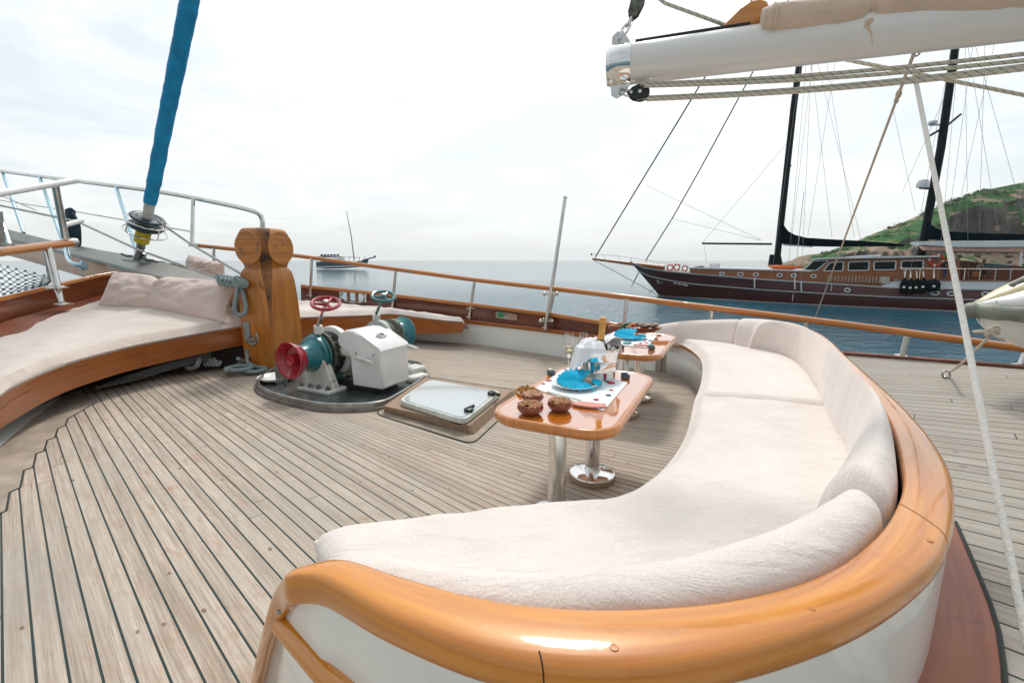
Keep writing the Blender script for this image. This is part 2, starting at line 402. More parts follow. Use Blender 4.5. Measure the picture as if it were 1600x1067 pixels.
ROPEB = M('blue black rope', (0.012, 0.04, 0.06), 0.8, var=0.2, vs=40)
WIRE = M('wire rope', (0.36, 0.36, 0.35), 0.4, 0.7, var=0.1)
BLUEC = M('blue sail cover', (0.0, 0.27, 0.53), 0.7, var=0.12, vs=5, bs=6, bst=0.5, bd=0.03)
BOOMW = M('painted boom', (0.80, 0.79, 0.76), 0.3, coat=0.4, var=0.008, vs=1.5)
YELL = M('yellow tape', (0.62, 0.50, 0.02), 0.5, var=0.1)
def fleck(name, base, spot, scale, thr):       # rope with woven tracer flecks
    m, nt, N, L, b = newmat(name)
    uv = N('ShaderNodeUVMap'); mp = N('ShaderNodeMapping'); mp.inputs['Scale'].default_value = (scale, scale * 2.5, 1); mp.inputs['Rotation'].default_value = (0, 0, 0.5)
    L(uv.outputs[0], mp.inputs[0])
    w = N('ShaderNodeTexWave'); w.inputs['Scale'].default_value = 1.0; w.inputs['Distortion'].default_value = 0.6; L(mp.outputs[0], w.inputs[0])
    c = mixc(nt, ramp(nt, w.outputs['Fac'], [(thr, 0.0), (thr + 0.08, 1.0)]), base, spot)
    L(c, b.inputs['Base Color']); b.inputs['Roughness'].default_value = 0.9
    tc = N('ShaderNodeTexCoord'); bump(nt, b, nz(nt, 120, 3, tc.outputs['Object']), 0.5, 0.005)
    return m
ROPEF = fleck('cream sheet with dark flecks', (0.60, 0.56, 0.45), (0.16, 0.16, 0.13), 7, 0.93)
ROPEG = fleck('grey green mooring line', (0.42, 0.50, 0.48), (0.04, 0.09, 0.10), 16, 0.45)
def tabletop(name):
    m = wood(name, (0.66, 0.20, 0.012), (0.56, 0.15, 0.008), rough=0.05, coat=1.0, ior=3.2, cr_=0.03, bmp=0.01)
    m.node_tree.nodes['Principled BSDF'].inputs['IOR'].default_value = 2.6; return m
TABLEW = tabletop('glossy table varnish')
def glassmat(name, col, rough=0.0):
    m, nt, N, L, b = newmat(name)
    b.inputs['Base Color'].default_value = (*col, 1); b.inputs['Roughness'].default_value = rough
    b.inputs['Transmission Weight'].default_value = 1.0; b.inputs['IOR'].default_value = 1.45
    return m
GLASS = glassmat('clear glass', (0.96, 0.98, 0.98))
WINE = glassmat('pale champagne', (0.95, 0.85, 0.55))
# ------------------------------------------------------------ sea, hill, decks
SEA_Z = -2.4
def sea_mat():
    m, nt, N, L, b = newmat('sea water')
    g = N('ShaderNodeNewGeometry')
    mp = N('ShaderNodeMapping'); mp.inputs['Scale'].default_value = (0.55, 1.0, 1); mp.inputs['Rotation'].default_value = (0, 0, 0.25)
    L(g.outputs['Position'], mp.inputs[0])
    big = nz(nt, 0.05, 4, g.outputs['Position'])
    c = mixc(nt, ramp(nt, big, [(0.35, 0.0), (0.65, 1.0)]), (0.0, 0.06, 0.10), (0.0, 0.10, 0.145))
    L(c, b.inputs['Base Color']); b.inputs['Roughness'].default_value = 0.12; b.inputs['IOR'].default_value = 1.36
    w1 = nz(nt, 1.1, 5, mp.outputs[0], 0.6, 0.5); w2 = nz(nt, 4.2, 3, mp.outputs[0], 0.5, 0.3)
    a = N('ShaderNodeMath'); a.operation = 'MULTIPLY_ADD'; a.inputs[1].default_value = 0.3; L(w2, a.inputs[0]); L(w1, a.inputs[2])
    calm = nz(nt, 0.018, 3, g.outputs['Position'])
    st = N('ShaderNodeMapRange'); st.inputs['From Min'].default_value = 0.35; st.inputs['From Max'].default_value = 0.65
    st.inputs['To Min'].default_value = 0.5; st.inputs['To Max'].default_value = 1.3; L(calm, st.inputs['Value'])
    ln = N('ShaderNodeVectorMath'); ln.operation = 'LENGTH'; L(g.outputs['Position'], ln.inputs[0])
    fd = N('ShaderNodeMapRange'); fd.interpolation_type = 'SMOOTHSTEP'; fd.inputs['From Min'].default_value = 10; fd.inputs['From Max'].default_value = 110
    fd.inputs['To Min'].default_value = 0.9; fd.inputs['To Max'].default_value = 0.035; L(ln.outputs['Value'], fd.inputs['Value'])
    ml = N('ShaderNodeMath'); ml.operation = 'MULTIPLY'; L(st.outputs[0], ml.inputs[0]); L(fd.outputs[0], ml.inputs[1])
    bn = bump(nt, b, a.outputs[0], 0.4, 0.35); L(ml.outputs[0], bn.inputs['Strength'])
    return m
mb = MB()
rings = []
for r in (0.0, 6, 20, 60, 200, 800, 3000, 9000):
    rings.append([V(r * math.cos(2 * PI * k / 64) if r else 0.001 * math.cos(2 * PI * k / 64), r * math.sin(2 * PI * k / 64) if r else 0.001 * math.sin(2 * PI * k / 64), SEA_Z) for k in range(64)])
mb.loft(rings, True, False)
tag(mb.build('sea', sea_mat()), kind='structure')

# plan of the starboard side, station by station:  px, Y, cap y, ledge y, rail y
SB = [(470, 9.9, 446, 470, 400.5), (560, 9.6, 455, 478, 413), (650, 9.2, 465, 488, 425), (740, 8.7, 475.5, 500.5, 437), (860, 7.65, 490.5, 513.5, 450.5),
      (950, 6.9, 505, 525, 461), (1045, 6.42, 519, 540, 473), (1120, 6.12, 530, 549, 482)]
def pl(px, Y): q = aty(px, 500, Y); return V(q.x, q.y, 0)
base = [pl(px, Y) for px, Y, *_ in SB] + [pl(1150, 6.0), pl(1240, 5.62), pl(1340, 5.22), pl(1480, 4.82), pl(1600, 4.58), pl(1760, 4.2)]

FORE = [V(9.0, 1.0, 0), V(5.0, -3.0, 0), V(-4.5, -3.0, 0)]
deckpts = base[:] + FORE + [at(-60, 750, 0), at(0, 697, 0), at(50, 655, 0), at(90, 620, 0) + V(-0.3, 0.3, 0), V(-6.2, 6.4, 0), V(-8.0, 9.4, 0), V(-6.6, 10.2, 0)]
TEAK = deck_mat('weathered teak planks', 0.087)
TEAK2 = deck_mat('weathered teak planks of the raised deck', 0.118, (0.39, 0.36, 0.32), (0.28, 0.25, 0.215), red=0.25)
mb = MB(); mb.prism([p + V(0, 0, 0) for p in deckpts], (0, 0, -0.12))
tag(mb.build('foredeck', TEAK, smooth=None), kind='structure')

# ------------------------------------------------------------ seat plan (shared by the raised deck and the curved settee)
ZR = 0.9
RAILO = [at(441, 903, 0.88), at(500, 905, ZR), at(600, 960, ZR), at(750, 1020, ZR), at(900, 1045, ZR), at(1050, 1040, ZR), at(1200, 1010, ZR), at(1340, 960, ZR),
         at(1430, 905, ZR), at(1480, 850, ZR), at(1495, 780, ZR), at(1480, 715, ZR), at(1420, 640, ZR), at(1340, 570, ZR), at(1282, 520, 0.89)]
RAILI = [at(470, 885, 0.885), at(535, 872, ZR), at(620, 897, ZR), at(735, 928, ZR), at(860, 946, ZR), at(1000, 948, ZR), at(1140, 936, ZR), at(1262, 905, ZR),
         at(1345, 858, ZR), at(1398, 795, ZR), at(1410, 730, ZR), at(1383, 645, ZR), at(1330, 585, ZR), at(1285, 535, ZR), at(1250, 513, 0.89)]
FARI = [V(3.12, 5.42, 0.87), V(2.95, 5.78, 0.845), V(2.72, 6.03, 0.81), V(2.42, 6.27, 0.765), V(2.1, 6.5, 0.68)]
FARO = [V(3.24, 5.48, 0.87), V(3.03, 5.86, 0.845), V(2.78, 6.12, 0.81), V(2.47, 6.36, 0.765), V(2.14, 6.58, 0.68)]
RI = cr(RAILI + FARI, 6); RO = cr(RAILO + FARO, 6)
NS = len(RI); iof = lambda k: k * 6       # index of control point k

capedge = [at(1250, 550, 0.5), at(1340, 556.5, 0.5), at(1480, 567, 0.5), at(1600, 577, 0.5), at(1700, 585, 0.5)]
aft = (capedge[-1] - capedge[-2]).normalized()
hullside = [pl(950, 6.9), pl(1045, 6.42), pl(1150, 6.02), pl(1240, 5.66)]
rd = capedge + [capedge[-1] + aft * 4, V(6.0, 0.4, 0.5), V(1.4, 0.4, 0.5), V(1.02, 0.78, 0.5)]
wall_in = []
for i in range(iof(9), NS, 3):
    wall_in.append(V(RI[i].x, RI[i].y, 0.5))
mb = MB(); mb.prism(rd + wall_in, (0, 0, -0.5))
tag(mb.build('raised_deck', TEAK2, smooth=None), kind='structure')
# hull topsides of the own yacht
mb = MB()
rim = [V(p.x, p.y, 0.02) for p in base]
out = [p + V(0.16, 0.16, 0) for p in rim]
mb.grid([[V(p.x, p.y, -0.1) for p in out], [V(p.x * 0.97, p.y * 0.97, -2.6) for p in out]])
tag(mb.build('hull_side', WHITE), kind='structure')
# brown edge strip of the raised deck
mb = MB(); ce = capedge + [capedge[-1] + aft * 4]
mb.loft([[p + V(0, 0, 0.004), p + V(0, 0, 0.03), p + V(0.05, 0.10, 0.03), p + V(0.05, 0.10, -0.1)] for p in ce], True)
tag(mb.build('deck_edge_strip', M('matt red brown strip', (0.19, 0.065, 0.035), .7, var=.2), bevel=0.004), kind='structure')
# nibbed margin plank at the left with its caulked notches
nib = [(-40, 778), (0, 761), (10, 797 - 1), (10, 796), (15.5, 768), (32, 761), (37.5, 734), (52, 729), (57, 708), (69, 704), (74, 687), (86, 683), (91, 668.5), (102, 664.5), (106, 654), (118, 648)]
nib = [(-60, 800), (-30, 775), (-5, 803), (10, 797), (15.5, 768), (32, 761), (37.5, 734), (52, 729), (57, 708), (69, 704), (74, 687), (86, 683), (91, 668.5), (102, 664.5), (106, 654), (120, 646), (150, 628)]
mpl = newmat('margin plank teak'); MARG = M('grey margin plank', (0.36, 0.295, 0.235), 0.75, var=0.16, vs=4, bs=25, bst=0.15, dirt=((0.30, 0.17, 0.10), 3, 0.6))
bpy.data.materials.remove(mpl[0])
mb = MB()
poly = [at(x, y, 0.004) for x, y in nib] + [at(105, 610, 0.004), at(62, 643, 0.004), at(0, 695, 0.004), at(-80, 770, 0.004)]
mb.prism(poly, (0, 0, -0.003))
tag(mb.build('margin_plank', MARG, smooth=None), kind='structure')
CAULK = M('black caulking', (0.01, 0.02, 0.018), 0.5)
mb = MB()
for (a, b_) in zip(nib, nib[1:]):
    A, B = at(*a, 0.005), at(*b_, 0.005); d = (B - A).normalized(); n = V(-d.y, d.x, 0) * 0.006
    A -= d * 0.004; B += d * 0.004
    mb.add([A + n, A - n, B - n, B + n], [(0, 1, 2, 3)])
tag(mb.build('caulk_line', CAULK, smooth=None), kind='structure')
# white waterway at the left edge
mb = MB(); ww = [(-120, 800), (0, 697), (50, 655), (105, 612)]
mb.loft([[at(x, y, 0.0), at(x, y, 0.02), at(x - 4, y - 4, 0.025) + V(-0.02, 0.03, 0.0), at(x, y, 0.0) + V(-0.25, 0.05, 0.06), at(x, y, 0) + V(-0.27, 0.05, -0.05)] for x, y in ww], True)
tag(mb.build('waterway', WHITE), kind='structure')

# ------------------------------------------------------------ starboard bulwark
root = thing('bulwark', pl(740, 8.7), 'mahogany bulwark with white lower panel and wooden ledge along the far side of the foredeck', 'bulwark')
bx = [s[0] for s in SB]; 
def sbv(px, k):
    for a, b_ in zip(SB, SB[1:]):
        if a[0] <= px <= b_[0]: return lerp(a[k], b_[k], (px - a[0]) / (b_[0] - a[0]))
    return SB[-1][k]
fine = sorted(set(list(range(470, 1121, 12)) + [530, 572]))
def sbp(px, k, dY=0.0): return aty(px, sbv(px, k), sbv(px, 1) + dY)
mb = MB(); lo = [pl(p, sbv(p, 1)) + V(0, 0, -0.02) for p in fine]; up = [sbp(p, 3) + V(0, 0, -0.06) for p in fine]
mb.grid([lo, up]); mb.build('white_panel', WHITE, root)
mb = MB()
for seg in ([p for p in fine if p >= 718],):
    mb.loft([[sbp(p, 3), sbp(p, 3, 0.14), sbp(p, 3, 0.14) + V(0, 0, -0.06), sbp(p, 3, -0.03) + V(0, 0, -0.075), sbp(p, 3, -0.03) + V(0, 0, -0.012)] for p in seg], True)
mb.build('ledge', BENCHW, root, bevel=0.006)
mb = MB(); NB = 6
def bseg(ps, r0, r1):
    rg = []
    for p in ps:
        L0 = sbp(p, 3, 0.10) + V(0, 0, -0.05); T0 = sbp(p, 2, 0.10)
        a, b_ = L0.lerp(T0, r0), L0.lerp(T0, r1); k = V(0, 0.03, 0); rg.append([a, b_, b_ + k, a + k])
    mb.loft(rg, True)
bseg(fine, 0, .42); bseg(fine, .86, 1.0); bseg([p for p in fine if p <= 530], .42, .86); bseg([p for p in fine if p >= 572], .42, .86)
mb.build('inner_board', MAHOG, root)
mb = MB()
mb.loft([[sbp(p, 2, -0.02), sbp(p, 2, 0.0) + V(0, 0, 0.025), sbp(p, 2, 0.2) + V(0, 0, 0.02), sbp(p, 2, 0.22) + V(0, 0, -0.05), sbp(p, 2, -0.01) + V(0, 0, -0.045)] for p in fine], True)
mb.build('cap_rail', VARN2, root, bevel=0.006)
# fairlead: oval steel frame with two rollers in the opening
P0 = sbp(551, 2, 0.08); T = (sbp(572, 2, 0.08) - sbp(530, 2, 0.08)).normalized(); U = V(0, 0, 1)
cen = (sbp(551, 3, .08) + V(0, 0, -.05)).lerp(sbp(551, 2, .08), .64)
fr = thing('fairlead', cen, 'oval steel fairlead with two rollers set in the mahogany bulwark', 'fairlead')
ov = []
for k in range(40):
    a = 2 * PI * k / 40
    ov.append(cen + T * (0.27 * math.copysign(abs(math.cos(a)) ** 0.7, math.cos(a))) + U * (0.115 * math.copysign(abs(math.sin(a)) ** 0.8, math.sin(a))))
mb = MB(); mb.tube(ov, 0.022, 8, cyc=True); mb.build('frame', STEEL, fr)
for d in (-0.1, 0.1):
    mb = MB(); mb.tube([cen + T * d - U * 0.12, cen + T * d + U * 0.12], 0.035, 12); mb.build('roller', COAMW, fr)
# metal plate with green mark on the bulwark
cen = aty(792, 493.5, sbv(792, 1) + 0.06); T = (sbp(815, 2) - sbp(770, 2)); T = T.normalized(); Nn = T.cross(U).normalized()
if Nn.y > 0: Nn = -Nn
pltr = thing('metal_plate', cen, 'small rounded steel plate with a green patch screwed to the bulwark', 'plate')
def slab(c, T, U, N_, w, h, t, n=6, r=0.4):
    pts = []
    for k in range(4 * n):
        a = 2 * PI * (k + 0.5) / (4 * n); x = math.copysign(abs(math.cos(a)) ** r, math.cos(a)); y = math.copysign(abs(math.sin(a)) ** r, math.sin(a))
        pts.append(c + T * (x * w / 2) + U * (y * h / 2) + N_ * t)
    return pts
mb = MB(); mb.prism(slab(cen, T, U, Nn, 0.5, 0.12, 0.02), -Nn * 0.04); mb.build('plate', STEEL, pltr)
mb = MB(); mb.prism(slab(cen - T * 0.13, T, U, Nn, 0.13, 0.085, 0.025), -Nn * 0.004); mb.build('green_patch', M('green enamel', (0.02, 0.26, 0.10), 0.4), pltr)
mb = MB()
for d in (-0.21, 0.06, 0.21): mb = MB(); mb.ball(cen + T * d + Nn * 0.022, 0.014); mb.build('screw', STEELD, pltr)

# ------------------------------------------------------------ starboard railing
r_pts = [aty(302, 383, 10.2), aty(385, 391.5, 10.1)] + [aty(p, y, Y + 0.12) for p, Y, _, _, y in SB] + [aty(1060, 475, 6.35), aty(1240, 497, 5.7), aty(1418, 520, 5.1), aty(1600, 545, 4.7), aty(1760, 567, 4.3)]
rp = cr(r_pts, 6)
root = thing('side_railing', r_pts[5], 'long varnished wooden handrail on steel stanchions running along the far side of the yacht', 'railing')
mb = MB()
mb.tube(rp, 0.042, 12); mb.build('handrail', VARN2, root)
def stan(px, y0, Y0, y1, Y1, r=0.03):
    mb = MB(); a, b_ = aty(px[0], y0, Y0), aty(px[1], y1, Y1)
    mb.tube([a, b_], r, 12); d = (b_ - a).normalized()
    mb.lathe([(r * 2.6, 0), (r * 2.6, 0.015), (r * 1.3, 0.03)], b_ - d * 0.03, -d, 16)
    return mb
for (px, y0, y1, Y) in [((334, 334), 388, 430, 10.1), ((487, 485), 403, 464, 9.85), ((618, 613), 423, 484, 9.4), ((741, 733), 440, 498, 8.8), ((866, 852), 455, 515, 7.65), ((979, 973), 467, 530, 6.8),
                        ((1112, 1107), 484, 540, 6.15), ((1259, 1254), 503, 556, 5.6), ((1418, 1408), 523, 561.5, 5.12), ((1604, 1592), 548, 577, 4.68)]:
    mb = stan(px, y0, Y, y1, Y)
    a, b_ = aty(px[0], y0, Y), aty(px[1], y1, Y)
    if px[0] < 1000:
        m = a.lerp(b_, 0.72); mb.box(m, (0.14, 0.02, 0.02))
        mb.ball(m + V(-0.07, 0, 0), 0.022); mb.ball(m + V(0.07, 0, 0), 0.022)
    mb.build('stanchion', STEEL, root)
# ensign pole lashed to the railing
root = thing('flag_pole', aty(852, 514, 7.6), 'tall bare steel flag pole clamped upright to the far wooden handrail', 'pole')
mb = MB(); a, b_ = aty(852, 514, 7.6), aty(883, 309, 7.6); mb.tube([a, b_], [0.034, 0.030], 12); mb.build('pole', STEEL, root)
mb = MB(); mb.ball(b_, 0.036); mb.build('finial', PAINT, root)
for yy in (457, 501):
    mb = MB(); k = (514 - yy) / 205; p = a.lerp(b_, k); mb.box(p, (0.2, 0.03, 0.03)); mb.ball(p + V(-0.1, 0, 0), 0.035); mb.ball(p + V(0.1, 0, 0), 0.035); mb.build('clamp', STEEL, root)

# ------------------------------------------------------------ bowsprit
far_ = [(-60, 340), (8, 357), (75, 374), (160, 391), (222, 401), (330, 430), (392, 438)]
near_ = [(-60, 358), (16, 373), (82, 389), (160, 408), (222, 425), (330, 452), (392, 458)]
Ys = [14.6, 12.4, 11.2, 9.7, 8.65, 7.35, 6.75]
Fp = [aty(x, y, Y + 0.34) for (x, y), Y in zip(far_, Ys)]; Np = [aty(x, y, Y) for (x, y), Y in zip(near_, Ys)]
root = thing('bowsprit', Np[4], 'grey topped orange timber bowsprit running forward from the wooden bitt', 'bowsprit')
mb = MB(); mb.loft([[n_, f_, f_ + V(0, 0.02, -0.12), n_ + V(0, 0.02, -0.07)] for n_, f_ in zip(Np, Fp)], True); mb.build('top_board', GREYW, root, bevel=0.01)
mb = MB(); mb.loft([[n_ + V(0.02, 0.05, -0.05), f_ + V(0, 0.0, -0.125), f_ + V(0, 0, -0.6), n_ + V(0, 0.12, -0.52)] for n_, f_ in zip(Np, Fp)], True); mb.build('beam', wood('orange bow timber', (0.50, 0.22, 0.06), (0.36, 0.13, 0.03), coat=0.4, cr_=0.2), root, bevel=0.01)
mb = MB()
hp = aty(393, 445, 6.5)
mb.prism([hp + V(-0.02, -0.02, 0.2), hp + V(0.06, -0.03, 0.19), hp + V(0.11, -0.03, 0.02), hp + V(0.08, -0.03, -0.06), hp + V(-0.06, -0.02, -0.11)], (0, 0.02, 0)); mb.build('heel_plate', GREYW, root, bevel=0.004)

# forestay with furled sail
b0 = aty(218, 407, 8.85)
root = thing('furled_headsail', b0, 'headsail rolled in a blue cover on its forestay above the bowsprit', 'furled sail')
mb = MB(); pth = cr([aty(234, 318, 8.6), aty(241, 285, 8.55), aty(257, 200, 8.4), aty(278, 95, 8.2), aty(297, 0, 8.0), aty(322, -130, 7.8)], 14)
rr = []
for i, p in enumerate(pth):
    t = i / (len(pth) - 1); rr.append(lerp(0.10, 0.128, min(t * 1.5, 1)) * (1 + 0.09 * noise.noise(V(i * .31, 1, 2)) + 0.05 * noise.noise(V(i * .9, 4, 2))))
mb.tube(pth, rr, 18); mb.build('sail_cover', BLUEC, root)
mb = MB(); mb.tube([aty(229, 350, 8.66), aty(236, 306, 8.58)], [0.075, 0.088], 14); mb.build('sail_tack', M('grey sail cloth', (0.55, 0.55, 0.52), 0.8), root)
ax = (aty(236, 306, 8.58) - aty(220, 395, 8.8)).normalized()
for (x, y) in ((230.5, 341), (227.5, 354)):
    mb = MB(); c = aty(x, y, 8.68); mb.lathe([(0.05, -0.02), (0.26, -0.025), (0.275, 0), (0.26, 0.02), (0.2, 0.028), (0.18, 0.018), (0.14, 0.026), (0.12, 0.018), (0.05, 0.03)], c, ax, 28); mb.build('drum_flange', M('blue black plastic', (0.012, 0.035, 0.055), 0.35, var=0.1), root)
mb = MB(); c = aty(230, 347, 8.68); a = ax.orthogonal().normalized(); bb = ax.cross(a)
for off in (0.0, -0.2):
    mb.tube([c + ax * (0.0 + off) + (a * math.cos(t * PI / 16) + bb * math.sin(t * PI / 16)) * 0.33 for t in range(32)], 0.013, 6, cyc=True)
for t in range(4):
    q = (a * math.cos(t * PI / 2 + 0.5) + bb * math.sin(t * PI / 2 + 0.5)) * 0.33; mb.tube([c + q, c + q - ax * 0.2], 0.012, 6)
mb.build('drum_cage', STEEL, root)
mb = MB(); mb.tube([aty(225, 361, 8.7), aty(221, 378, 8.74)], 0.12, 14); mb.build('turnbuckle', YELL, root)
mb = MB(); mb.tube([aty(228, 350, 8.68), aty(225, 361, 8.7)], 0.11, 12); mb.tube([aty(221, 378, 8.74), aty(219, 392, 8.8)], 0.07, 12); mb.tube([aty(222, 392, 8.8), aty(216, 406, 8.85)], 0.09, 8); mb.build('toggle', STEELD, root)
mb = MB(); q = aty(221, 409, 8.8); mb.box(q, (0.55, 0.2, 0.03), Matrix.Rotation(0.12, 3, 'Y')); mb.box(q + V(0, 0, 0.07), (0.2, 0.03, 0.14)); mb.build('chainplate', STEELD, root, bevel=0.004)

# ------------------------------------------------------------ pulpits
root = thing('bow_pulpit', aty(300, 383, 10.2), 'tall tubular steel bow railing beyond the bowsprit', 'railing')
mb = MB(); mb.tube(cr([aty(-60, 254, 15.2), aty(0, 267, 14.2), aty(120, 283, 12.4), aty(250, 300, 11), aty(340, 317, 10.4), aty(385, 327, 10.1), aty(404, 334, 10.0), aty(409.5, 343, 10.0), aty(410, 358, 10.0), aty(410, 395, 10)], 6), 0.05, 10); mb.build('top_rail', STEEL, root)
mb = MB(); mb.tube([aty(-40, 308, 14.6), aty(0, 313, 14.1), aty(120, 331, 12.4), aty(300, 362, 10.5)], 0.018, 8); mb.build('middle_rail', STEEL, root)
mb = MB(); mb.tube([aty(302, 311, 10.45), aty(300, 382, 10.2)], 0.04, 10); mb.box(aty(303, 383, 10.15), (0.2, 0.06, 0.07)); mb.build('stanchion', STEEL, root)
BLST = M('steel with painted blue reflection', (0.40, 0.58, 0.66), 0.15, 1.0, var=0.08)  # blue reflection put into the metal colour
for p in ([(4, 269, 14.2), (37, 364, 12.6)], [(61, 275, 13.2), (99, 380, 11.4)], [(86, 280, 12.9), (98, 345, 11.0), (104, 392, 9.4), (109, 407, 8.9), (118, 413, 8.7), (131, 415, 8.65)], [(181, 291, 11.7), (214, 395, 9.2)], [(-12, 300, 12), (15, 382, 11)]):
    mb = MB(); q = [aty(*a) for a in p]; mb.tube(cr(q, 4) if len(q) > 2 else q, 0.042, 10)
    if len(q) > 2: mb.lathe([(0.09, -0.01), (0.09, 0.02)], q[-1], (1, 0.2, 0.1), 14)
    mb.build('stanchion', BLST, root)
# coil of line hung on the pulpit
mb = MB()
for k in range(5):
    x = 109 + k * 3.2; Y = 10.6 - k * 0.05
    mb.tube(cr([aty(108, 330, Y), aty(x - 3, 350, Y), aty(x, 382, Y), aty(x + 3, 378, Y - 0.05), aty(x + 1, 350, Y - 0.05), aty(112, 332, Y)], 5), 0.03, 6)
for k in range(6): mb.tube(cr([aty(104, 329 + k * 2.4, 10.5), aty(110, 327 + k * 2.5, 10.4), aty(116, 331 + k * 2.6, 10.5)], 4), 0.035, 6)
tag(mb.build('rope_coil', ROPEB), 'dark blue coil of line hung on the steel bow railing', 'rope')
mb = MB()
mb.tube([aty(0, 305, 9), aty(57, 329, 9.5)], 0.008, 5); mb.tube([aty(-30, 315, 10), aty(120, 346, 9), aty(215, 390, 8.4), aty(338, 434, 6.9)], 0.02, 6)
tag(mb.build('lower_guy_wire', WIRE), 'thin wire guy running down to the rope lashing at the bowsprit heel', 'wire')
mb = MB(); mb.tube([aty(247, 346, 8.6), aty(300, 383, 7.8), aty(382, 431, 6.6)], 0.02, 6)
tag(mb.build('furling_line', WIRE), 'thin furling line from the blue drum to the wooden bitt', 'line')
mb = MB()
ch = [aty(190 + 8 * k, 397 + 1.65 * k + (1.5 if k % 2 else 0), 9.0 - 0.05 * k) for k in range(0, 14)]
for k, (a, b_) in enumerate(zip(ch, ch[1:])): mb.tube([a, b_], 0.022, 6)
tag(mb.build('chain', CHAINM), 'dark chain lying on the grey bowsprit top', 'chain')

# port bulwark, its railing and the bow net
pb = [(-70, 505, 5.5), (0, 470, 6.3), (62, 455, 7.1), (152, 433, 8.3), (185, 428, 8.6)]
root = thing('port_bulwark', aty(60, 470, 7), 'mahogany bulwark with light cap on the left behind the pillow sunbed', 'bulwark')
mb = MB(); mb.loft([[aty(x, y, Y), aty(x, y, Y) + V(0, 0, -0.42), aty(x, y, Y) + V(-0.04, 0.05, -0.42), aty(x, y, Y) + V(-0.04, 0.05, 0)] for x, y, Y in pb], True); mb.build('inner_board', MAHOG2, root)
mb = MB(); mb.loft([[aty(x, y, Y) + V(0.05, -0.05, -0.01), aty(x, y, Y) + V(0.04, -0.04, 0.05), aty(x, y, Y) + V(-0.14, 0.16, 0.055), aty(x, y, Y) + V(-0.14, 0.16, 0.0)] for x, y, Y in pb], True); mb.build('cap', VARN2, root, bevel=0.008)
mb = MB(); sh = [(-70, 545, 5.4), (0, 503, 6.15), (70, 484, 7.0), (160, 460, 8.25)]
mb.loft([[aty(x, y, Y) + V(0, 0.06, 0), aty(x, y, Y) + V(0.9, -0.5, -0.14), aty(x, y, Y) + V(0.9, -0.5, -0.18), aty(x, y, Y) + V(0, 0.06, -0.04)] for x, y, Y in sh], True); mb.build('shelf', MAHOG2, root)
root = thing('port_railing', aty(95, 472, 7.1), 'nearer bow railing at left with wooden handrail below a white steel tube', 'railing')
mb = MB(); mb.tube([aty(-80, 402, 5.6), aty(0, 394, 6.4), aty(110, 379.5, 7.6)], 0.065, 12); mb.build('handrail', VARN2, root)
mb = MB(); mb.tube([aty(108, 379.6, 7.58), aty(118, 378.2, 7.7)], 0.068, 12); mb.build('end_cap', STEEL, root)
mb = MB(); mb.tube([aty(-80, 316, 5.6), aty(0, 302, 6.4), aty(118, 282, 7.7)], 0.05, 12); mb.ball(aty(118, 282, 7.7), 0.05); mb.build('upper_tube', M('white steel tube', (0.80, 0.80, 0.79), 0.25, coat=0.3, var=0.02), root)
mb = MB(); mb.tube([aty(86, 288, 7.35), aty(102, 373, 7.5)], 0.05, 12); mb.build('stanchion', STEEL, root)
mb = MB(); mb.tube([aty(75, 388, 7.15), aty(96, 473, 7.0)], 0.05, 12)
for (x, y) in ((90.5, 450.5), (96, 476)):
    mb.lathe([(0.055, 0), (0.14, 0.0), (0.14, 0.02), (0.055, 0.04)], aty(x, y, 7.0), (0, 0, 1), 18)
mb.build('stanchion', STEEL, root)
mb = MB(); mb.tube([aty(71, 388, 7.6), aty(80, 440, 7.6)], 0.035, 10); mb.build('stanchion', STEELD, root)
mb = MB(); mb.tube([aty(-4, 330, 6.3), aty(2, 385, 6.3)], 0.05, 10); mb.lathe([(0.06, 0), (0.12, 0), (0.12, 0.03)], aty(4, 384, 6.3), (0, 0, 1), 14); mb.build('stanchion', STEELD, root)
mb = MB(); mb.tube([aty(101, 352, 7.5), aty(127, 345, 7.9)], 0.04, 10); mb.ball(aty(127, 345, 7.9), 0.04); mb.build('stub_tube', PAINT, root)
# bow net
c00, c10, c11, c01 = aty(-70, 398, 11.5), aty(85, 434, 9.2), aty(70, 447, 8.0), aty(-70, 490, 6.4)
root = thing('bow_net', c01, 'dark knotted safety net over an added white sheet beside the bowsprit', 'net')
mb = MB(); n1, n2 = 12, 6
def npt(u, v): return c00.lerp(c10, u).lerp(c01.lerp(c11, u), v) + V(0, 0, -0.10 * math.sin(PI * min(max(u, 0), 1)) * math.sin(PI * min(max(v, 0), 1)))
kn = []
for i in range(-n2, n1 + 1):
    a = [];
    for k in range(0, n2 + 1):
        u = (i + k) / n1
        if 0 <= u <= 1: a.append(npt(u, k / n2)); kn.append(a[-1])
    if len(a) > 1: mb.tube(a, 0.0045, 4)
    a = []
    for k in range(0, n2 + 1):
        u = (i + n2 - k) / n1
        if 0 <= u <= 1: a.append(npt(u, k / n2))
    if len(a) > 1: mb.tube(a, 0.006, 4)
mb.build('mesh', ROPEB, root)
mb = MB()
for q in kn: mb.ball(q, 0.022, 6, 4)
tag(mb.build('knot', ROPEB, root), kind='stuff')
mb = MB(); mb.grid([[npt(u / 8, v / 6) + V(0, 0, -0.012) for u in range(9)] for v in range(7)]); mb.build('bright_sea_sheet', MATW, root)  # added white sheet stands in for the bright sea below the net
